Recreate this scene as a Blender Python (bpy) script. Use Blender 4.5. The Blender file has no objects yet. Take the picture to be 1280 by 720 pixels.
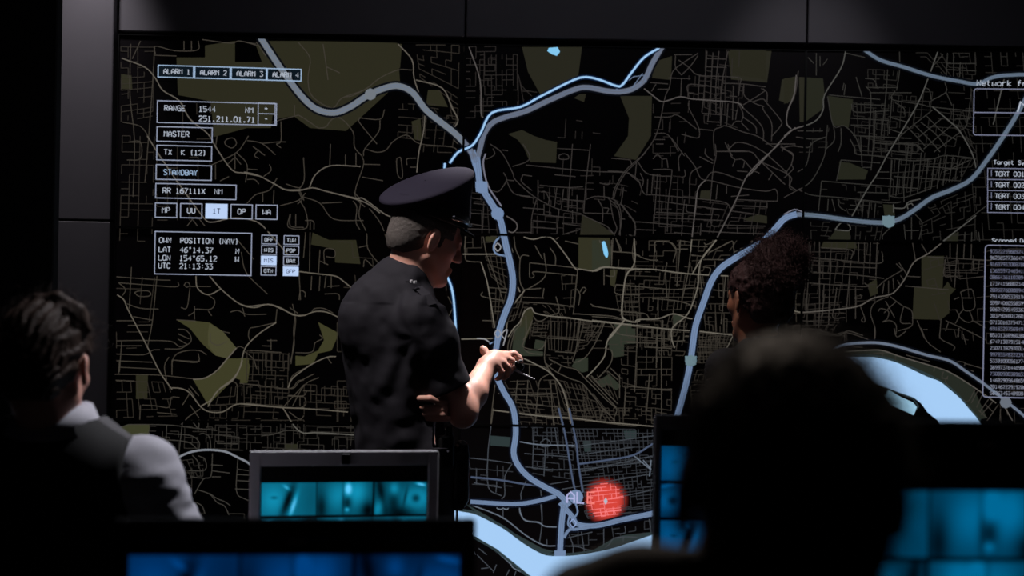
import bpy, math, random
import numpy as np
from mathutils import Vector, Matrix
random.seed(7); RNG = np.random.default_rng(11)
SC = bpy.context.scene; COL = SC.collection
PI = math.pi
# ------------------------------------------------------------------ camera
FPX = 2070.0; CAMZ = 1.45; ROLL = 0.0178
cr, sr = math.cos(ROLL), math.sin(ROLL)
RV = np.array([cr, 0, sr]); UV = np.array([-sr, 0, cr]); CP = np.array([0, 0, CAMZ])
def ray(px, py):
    return np.array([0, 1.0, 0]) + RV*((px-640)/FPX) + UV*((360-py)/FPX)
def P(px, py, y):
    return CP + ray(px, py)*y
cam = bpy.data.cameras.new('camera'); cam.lens = FPX/1280*36; cam.sensor_width = 36
cam.clip_start = .05; cam.clip_end = 60
cam.dof.use_dof = True; cam.dof.focus_distance = 5.1; cam.dof.aperture_fstop = 2.9
co = bpy.data.objects.new('camera', cam); COL.objects.link(co)
co.matrix_world = Matrix(((cr, -sr, 0, 0), (0, 0, -1, 0), (sr, cr, 0, CAMZ), (0, 0, 0, 1)))
SC.camera = co
SC.view_settings.view_transform = 'Standard'; SC.view_settings.look = 'None'
SC.view_settings.exposure = 0; SC.view_settings.gamma = 1; SC.view_settings.use_curve_mapping = False
w = bpy.data.worlds.new('world'); SC.world = w; w.use_nodes = True
w.node_tree.nodes['Background'].inputs[0].default_value = (.5, .52, .6, 1)
w.node_tree.nodes['Background'].inputs[1].default_value = 0.0006
# ------------------------------------------------------------------ materials
def lin(c):
    c = c/255.0
    return c/12.92 if c <= .04045 else ((c+.055)/1.055)**2.4
def L3(rgb): return tuple(lin(v) for v in rgb)
def mat(name, rgb, rough=.6, metal=0, noise=0, nscale=30, spec=.5, bump=0, bscale=200, sss=0, sheen=0):
    m = bpy.data.materials.new(name); m.use_nodes = True
    nt = m.node_tree; b = nt.nodes['Principled BSDF']
    c = L3(rgb)+(1,)
    b.inputs['Base Color'].default_value = c
    b.inputs['Roughness'].default_value = rough; b.inputs['Metallic'].default_value = metal
    b.inputs['Specular IOR Level'].default_value = spec
    if sss: b.inputs['Subsurface Weight'].default_value = sss; b.inputs['Subsurface Radius'].default_value = (.01, .004, .002); b.inputs['Subsurface Scale'].default_value = 1
    if sheen: b.inputs['Sheen Weight'].default_value = sheen
    if noise or bump:
        tc = nt.nodes.new('ShaderNodeTexCoord')
    if noise:
        n = nt.nodes.new('ShaderNodeTexNoise'); n.inputs['Scale'].default_value = nscale; n.inputs['Detail'].default_value = 4
        nt.links.new(tc.outputs['Object'], n.inputs['Vector'])
        mx = nt.nodes.new('ShaderNodeMix'); mx.data_type = 'RGBA'
        mx.inputs[6].default_value = tuple(v*(1-noise) for v in c[:3])+(1,)
        mx.inputs[7].default_value = tuple(min(1, v*(1+noise)) for v in c[:3])+(1,)
        nt.links.new(n.outputs['Fac'], mx.inputs[0]); nt.links.new(mx.outputs[2], b.inputs['Base Color'])
    if bump:
        n = nt.nodes.new('ShaderNodeTexNoise'); n.inputs['Scale'].default_value = bscale
        nt.links.new(tc.outputs['Object'], n.inputs['Vector'])
        bp = nt.nodes.new('ShaderNodeBump'); bp.inputs['Strength'].default_value = bump; bp.inputs['Distance'].default_value = .002
        nt.links.new(n.outputs['Fac'], bp.inputs['Height']); nt.links.new(bp.outputs['Normal'], b.inputs['Normal'])
    return m
def emit(name, rgb, k=1):
    m = bpy.data.materials.new(name); m.use_nodes = True
    b = m.node_tree.nodes['Principled BSDF']
    b.inputs['Base Color'].default_value = (.01, .01, .01, 1); b.inputs['Roughness'].default_value = .4
    b.inputs['Specular IOR Level'].default_value = .2
    b.inputs['Emission Color'].default_value = L3(rgb)+(1,); b.inputs['Emission Strength'].default_value = k
    return m
def emit_attr(name, k=1):
    m = emit(name, (0, 0, 0), k)
    a = m.node_tree.nodes.new('ShaderNodeAttribute'); a.attribute_name = 'Col'
    m.node_tree.links.new(a.outputs['Color'], m.node_tree.nodes['Principled BSDF'].inputs['Emission Color'])
    return m
M = dict(
    wall=mat('charcoal_cladding', (108, 104, 110), .55, noise=.08, nscale=6, bump=.15, bscale=300),
    dark=mat('black_partition', (22, 21, 23), .8, noise=.1, nscale=8),
    floor=mat('dark_carpet', (38, 38, 42), .9, noise=.3, nscale=120, bump=.3, bscale=400),
    ceil=mat('black_ceiling', (20, 20, 22), .9, noise=.1),
    bezel=mat('black_bezel', (7, 7, 8), .45, noise=.05),
    plast=mat('black_plastic', (14, 14, 16), .5, noise=.1, nscale=60, bump=.1, bscale=900),
    silver=mat('silver_plastic', (200, 197, 202), .45, metal=0, noise=.05, nscale=40),
    chrome=mat('bright_metal', (225, 225, 228), .2, metal=1, noise=.03),
    desk=mat('dark_laminate', (40, 38, 40), .5, noise=.15, nscale=14),
    steel=mat('dark_steel', (60, 60, 64), .4, metal=.8, noise=.05),
    shirt=mat('black_uniform_cloth', (37, 35, 41), .8, noise=.12, nscale=90, bump=.25, bscale=900, spec=.15),
    trouser=mat('black_trouser_cloth', (26, 26, 30), .85, noise=.1, nscale=90, bump=.2, bscale=900),
    cap=mat('navy_cap_cloth', (29, 25, 38), .85, noise=.06, nscale=120, bump=.2, bscale=1200, spec=.15),
    capband=mat('black_cap_band', (13, 13, 17), .7, noise=.1, nscale=200),
    patent=mat('patent_leather', (9, 9, 10), .2, noise=.1),
    leather=mat('black_leather', (16, 15, 15), .4, noise=.2, nscale=60, bump=.3, bscale=300),
    skin=mat('light_skin', (205, 152, 136), .5, noise=.07, nscale=60, sss=.15, bump=.12, bscale=300),
    skin2=mat('brown_skin', (165, 108, 84), .5, noise=.07, nscale=60, sss=.12, bump=.12, bscale=300),
    greyhair=mat('short_grey_hair', (84, 77, 74), .7, spec=.25, noise=.75, nscale=420, bump=.9, bscale=700),
    brownhair=mat('dark_brown_hair', (54, 39, 32), .6, spec=.2, noise=.4, nscale=150, bump=.6, bscale=400),
    curlhair=mat('dark_curly_hair', (66, 42, 42), .7, spec=.25, noise=.4, nscale=140, bump=.9, bscale=250),
    blackhair=mat('black_hair', (40, 29, 24), .7, noise=.4, nscale=160, bump=.8, bscale=300),
    white=mat('pale_grey_shirt_cloth', (176, 174, 184), .8, noise=.06, nscale=50, bump=.2, bscale=700),
    vest=mat('black_vest_cloth', (16, 15, 17), .85, noise=.1, nscale=60, bump=.2, bscale=700),
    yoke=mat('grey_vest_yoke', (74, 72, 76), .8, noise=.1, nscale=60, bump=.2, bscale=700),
    dark2=mat('charcoal_jacket', (58, 56, 60), .85, noise=.1, nscale=60, bump=.2, bscale=700),
    blouse=mat('dark_blouse_cloth', (40, 36, 40), .85, noise=.1, nscale=60),
    shoe=mat('black_shoe', (12, 12, 12), .35, noise=.1),
)
# ------------------------------------------------------------------ object helpers
def link(name, me, m=None, parent=None):
    o = bpy.data.objects.new(name, me); COL.objects.link(o)
    if m is not None:
        for x in (m if isinstance(m, (list, tuple)) else [m]): me.materials.append(x)
    if parent is not None: o.parent = parent; o.matrix_parent_inverse = (parent if parent.parent is None else parent.parent).matrix_world.inverted() if parent.type == 'EMPTY' else Matrix.Identity(4)
    return o
def empty(name, loc=(0, 0, 0)):
    o = bpy.data.objects.new(name, None); COL.objects.link(o); o.location = loc; o.empty_display_size = .1
    o.matrix_world = Matrix.Translation(loc)
    return o
def tag(o, label=None, cat=None, group=None, kind=None):
    if label: o['label'] = label
    if cat: o['category'] = cat
    if group: o['group'] = group
    if kind: o['kind'] = kind
    return o
class MB:
    """collects faces; world coordinates"""
    def __init__(s): s.v = []; s.f = []; s.m = []; s.c = []
    def add(s, vs, fs, mi=0):
        o = len(s.v); s.v += [tuple(map(float, v)) for v in vs]; s.f += [tuple(i+o for i in f) for f in fs]; s.m += [mi]*len(fs)
    def box(s, c, h, R=None, mi=0, bev=0):
        c = np.array(c, float); h = np.array(h, float); R = np.eye(3) if R is None else R
        b = min(bev, min(h)*.9)
        if b <= 0:
            vs = [c+R@(h*np.array([a, e, g])) for a in (-1, 1) for e in (-1, 1) for g in (-1, 1)]
            s.add(vs, [(0, 1, 3, 2), (4, 6, 7, 5), (0, 4, 5, 1), (2, 3, 7, 6), (0, 2, 6, 4), (1, 5, 7, 3)], mi); return
        vs = []; idx = {}
        for a in (-1, 1):
            for e in (-1, 1):
                for g in (-1, 1):
                    sg = np.array([a, e, g])
                    for ax in range(3):
                        q = sg*(h-b); q[ax] = sg[ax]*h[ax]; idx[(a, e, g, ax)] = len(vs); vs.append(c+R@q)
        fs = []
        for ax in range(3):
            o1, o2 = [i for i in range(3) if i != ax]
            for sg in (-1, 1):
                def k(p, q, axx=ax):
                    t = [0, 0, 0]; t[ax] = sg; t[o1] = p; t[o2] = q; return idx[(t[0], t[1], t[2], axx)]
                fs.append((k(-1, -1), k(1, -1), k(1, 1), k(-1, 1)))
            for p in (-1, 1):
                for q in (-1, 1):
                    def kk(sx, axx):
                        t = [0, 0, 0]; t[ax] = sx; t[o1] = p; t[o2] = q; return idx[(t[0], t[1], t[2], axx)]
                    fs.append((kk(-1, o1), kk(1, o1), kk(1, o2), kk(-1, o2)))
        for a in (-1, 1):
            for e in (-1, 1):
                for g in (-1, 1): fs.append((idx[(a, e, g, 0)], idx[(a, e, g, 1)], idx[(a, e, g, 2)]))
        s.add(vs, fs, mi)
    def tube(s, pts, rad, n=10, mi=0):
        pts = [np.array(p, float) for p in pts]; rings = []
        rad = rad if isinstance(rad, (list, tuple)) else [rad]*len(pts)
        for i, p in enumerate(pts):
            d = pts[min(i+1, len(pts)-1)]-pts[max(i-1, 0)]; d = d/(np.linalg.norm(d)+1e-9)
            a = np.cross(d, [0, 0, 1]) if abs(d[2]) < .9 else np.cross(d, [1, 0, 0]); a /= np.linalg.norm(a); b = np.cross(d, a)
            rings.append([p+rad[i]*(math.cos(t)*a+math.sin(t)*b) for t in np.linspace(0, 2*PI, n, endpoint=False)])
        vs = [v for r in rings for v in r]; fs = []
        for i in range(len(pts)-1):
            for j in range(n): fs.append((i*n+j, i*n+(j+1) % n, (i+1)*n+(j+1) % n, (i+1)*n+j))
        fs.append(tuple(range(n))[::-1]); fs.append(tuple((len(pts)-1)*n+j for j in range(n)))
        s.add(vs, fs, mi)
    def build(s, name, m, parent=None, smooth=False):
        me = bpy.data.meshes.new(name); me.from_pydata(s.v, [], s.f)
        o = link(name, me, m, parent)
        me.polygons.foreach_set('material_index', s.m)
        if smooth: me.polygons.foreach_set('use_smooth', [True]*len(s.f))
        me.update()
        import bmesh
        if not getattr(s, 'flat', False):
            bm = bmesh.new(); bm.from_mesh(me); bmesh.ops.recalc_face_normals(bm, faces=bm.faces); bm.to_mesh(me); bm.free()
        return o
def rotz(a):
    c, s_ = math.cos(a), math.sin(a); return np.array([[c, -s_, 0], [s_, c, 0], [0, 0, 1.0]])
def rotx(a):
    c, s_ = math.cos(a), math.sin(a); return np.array([[1.0, 0, 0], [0, c, -s_], [0, s_, c]])
# ------------------------------------------------------------------ room
WY = 6.12
def struct(name, mb, m): return tag(mb.build(name, m), kind='structure')
b = MB(); b.box((.4, 2.2, -.05), (3.6, 4.3, .05)); struct('floor', b, M['floor'])
b = MB(); b.box((.4, 2.2, 3.25), (3.6, 4.3, .05)); struct('ceiling', b, M['ceil'])
b = MB(); b.box((-3.1, 2.2, 1.6), (.1, 4.3, 1.6)); struct('wall_left', b, M['dark'])
b = MB(); b.box((3.9, 2.2, 1.6), (.1, 4.3, 1.6)); struct('wall_right', b, M['dark'])
b = MB(); b.box((.4, -2.0, 1.6), (3.4, .1, 1.6)); struct('wall_rear', b, M['dark'])
# back wall with flush cladding boards (gaps between them)
U0, U1, U2, U3 = -1.42, -.185, 1.05, 2.285      # column edges (x) of the video wall
ZB, ZT = .262, 2.332
b = MB(); b.box((.4, 6.4, 1.6), (3.6, .1, 1.6), mi=1)
gap = .007
def board(x0, x1, z0, z1, y=5.98):
    b.box(((x0+x1)/2, (y+6.3)/2, (z0+z1)/2), ((x1-x0)/2-gap/2, (6.3-y)/2, (z1-z0)/2-gap/2), bev=.003)
for x0, x1 in ((U0-.02, U1), (U1, U2), (U2, U3+.03)):
    board(x0, x1, ZT+.018, 3.19, 5.93 if x0 < -2 or x0 > 2 else 5.98)
for z0, z1 in ((.0, ZB+.34), (ZB+.34, .96), (.96, 1.665), (1.665, 3.19)):
    for x0, x1 in ((-2.99, U0-.02), (U3+.03, 3.79)):
        board(x0, x1, z0, z1, 5.93)
board(U0-.02, U3+.03, .01, ZB-.015)
struct('wall_back', b, [M['wall'], M['dark']])
b = MB(); b.box((-1.42-.6, 5.15, 1.6), (.6, .03, 1.6), bev=.004); struct('wall_partition', b, M['dark'])
b = MB(); b.box((.4, 5.9, .05), (3.38, .02, .05), bev=.004); struct('baseboard_back', b, M['dark'])

# ------------------------------------------------------------------ video wall
def colplane(c):
    """origin, u-dir of a column plane; picture plane."""
    x0, x1 = (U0, U1, U2, U3)[c], (U0, U1, U2, U3)[c+1]
    y0, y1 = ((5.905, 6.0), (6.0, 6.0), (6.0, 5.91))[c]
    a = np.array([x0, y0, 0]); d = np.array([x1-x0, y1-y0, 0]); W = np.linalg.norm(d); d /= W
    n = np.array([d[1], -d[0], 0])     # toward camera
    return a, d, n, W
CPL = [colplane(c) for c in range(3)]
def toplane(c, px, py):
    a, d, n, W = CPL[c]; r = ray(px, py); t = np.dot(a-CP, n)/np.dot(r, n); q = CP+r*t
    return (np.dot(q-a, d), q[2])
def toplane_arr(c, pts):
    return [toplane(c, x, y) for x, y in pts]
ROWZ = [ZT, ZT-.69, ZT-1.38, ZB]
PXM = 1/345.0
# layered drawing items: (layer, cls, kind, data)
ITEMS = []   # polygons in pixel coordinates -> list of point lists
CROPS = dict(A=(140, 40, 5.3333), B=(340, 120, 5.3333), C=(140, 170, 5.3333), D=(280, 240, 5.3333), E=(140, 330, 5.3333), F=(140, 450, 5.3333),
    G=(300, 380, 5.3333), H=(200, 520, 5.3333), I=(560, 180, 5.3333), J=(560, 290, 5.3333), K=(600, 400, 5.3333), L=(560, 510, 4.923), M=(580, 600, 4.923),
    N=(760, 60, 5.3333), O=(760, 180, 5.3333), Q=(740, 300, 5.3333), R=(980, 55, 5.3333), S=(980, 170, 5.3333), T=(1000, 290, 5.3333), U=(1020, 410, 5.3333),
    W=(300, 40, 4.0), X=(600, 40, 4.0), Z=(900, 40, 3.368), V=(700, 400, 4.5), Y=(0, 0, 1.0))
def smooth(pts, n=4):
    if len(pts) < 3: return pts
    p = [np.array(q, float) for q in pts]; p = [2*p[0]-p[1]]+p+[2*p[-1]-p[-2]]; out = []
    for i in range(1, len(p)-2):
        for k in range(n):
            t = k/n
            out.append(.5*((2*p[i])+(-p[i-1]+p[i+1])*t+(2*p[i-1]-5*p[i]+4*p[i+1]-p[i+2])*t*t+(-p[i-1]+3*p[i]-3*p[i+1]+p[i+2])*t**3))
    out.append(p[-2]); return [tuple(q) for q in out]
def ribbon(pts, wd, off=0):
    """quads in px; off = lateral offset"""
    p = [np.array(q, float) for q in pts]
    if len(p) > 1 and not isinstance(wd, list) and min(np.hypot(*((p[i]+(p[i+1]-p[i])*t)-(757, 626))) for i in range(len(p)-1) for t in (0, .25, .5, .75, 1)) < 26:
        p = [p[i]+(p[i+1]-p[i])*k/m_ for i in range(len(p)-1) for m_ in [max(1, int(np.hypot(*(p[i+1]-p[i]))/4))] for k in range(m_)]+[p[-1]]
    L = []; R = []
    for i in range(len(p)):
        d = p[min(i+1, len(p)-1)]-p[max(i-1, 0)]; l = np.linalg.norm(d)
        if l < 1e-6: d = np.array([1, 0.]); l = 1
        nn = np.array([-d[1], d[0]])/l
        ww = wd[i] if isinstance(wd, list) else wd
        L.append(p[i]+nn*(off+ww/2)); R.append(p[i]+nn*(off-ww/2))
    return [[L[i], L[i+1], R[i+1], R[i]] for i in range(len(p)-1)]
def item(layer, cls, polys): ITEMS.append((layer, cls, polys))
def road(pts, wd, cls, layer, sm=True):
    item(layer, cls, ribbon(smooth(pts) if sm else pts, wd))
def highway(pts, wd, cls='hw', layer=6):
    s_ = smooth(pts, 5)
    item(layer, cls, ribbon(s_, wd)); item(layer-1, 'halo', ribbon(s_, wd+5))
    item(layer+1, 'hw_line', ribbon(s_, .7, wd*.17)); item(layer+1, 'hw_line', ribbon(s_, .7, -wd*.22))
def disc(x, y, r, n=20, ry=None): ry = ry or r; return [(x+r*math.cos(a), y+ry*math.sin(a)) for a in np.linspace(0, 2*PI, n, endpoint=False)]
def gridfill(q, nu, nv, drop=.15, jit=.18, cls='mn', wd=.85, curve=0):
    q = [np.array(p, float) for p in q]
    us = [(i+random.uniform(-jit, jit))/nu for i in range(nu+1)]; vs = [(i+random.uniform(-jit, jit))/nv for i in range(nv+1)]
    us = [min(1, max(0, u)) for u in us]; vs = [min(1, max(0, v)) for v in vs]
    ph = random.uniform(0, 6)
    def bl(u, v):
        p = q[0]*(1-u)*(1-v)+q[1]*u*(1-v)+q[2]*u*v+q[3]*(1-u)*v
        return p+np.array([.5*math.sin(v*3+ph), .5*math.sin(u*3+ph*2)])*(.6+curve)
    for a, aa, bb, sw in ((0, us, vs, 0), (1, vs, us, 1)):
        for s_ in aa:
            run = []
            for k in range(len(bb)):
                pt = bl(s_, bb[k]) if not sw else bl(bb[k], s_)
                if random.random() < drop and run:
                    if len(run) > 1: item(3, cls, ribbon(smooth(run, 2), wd))
                    run = [pt] if random.random() < .5 else []
                else: run.append(pt)
            if len(run) > 1: item(3, cls, ribbon(smooth(run, 2), wd))

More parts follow.
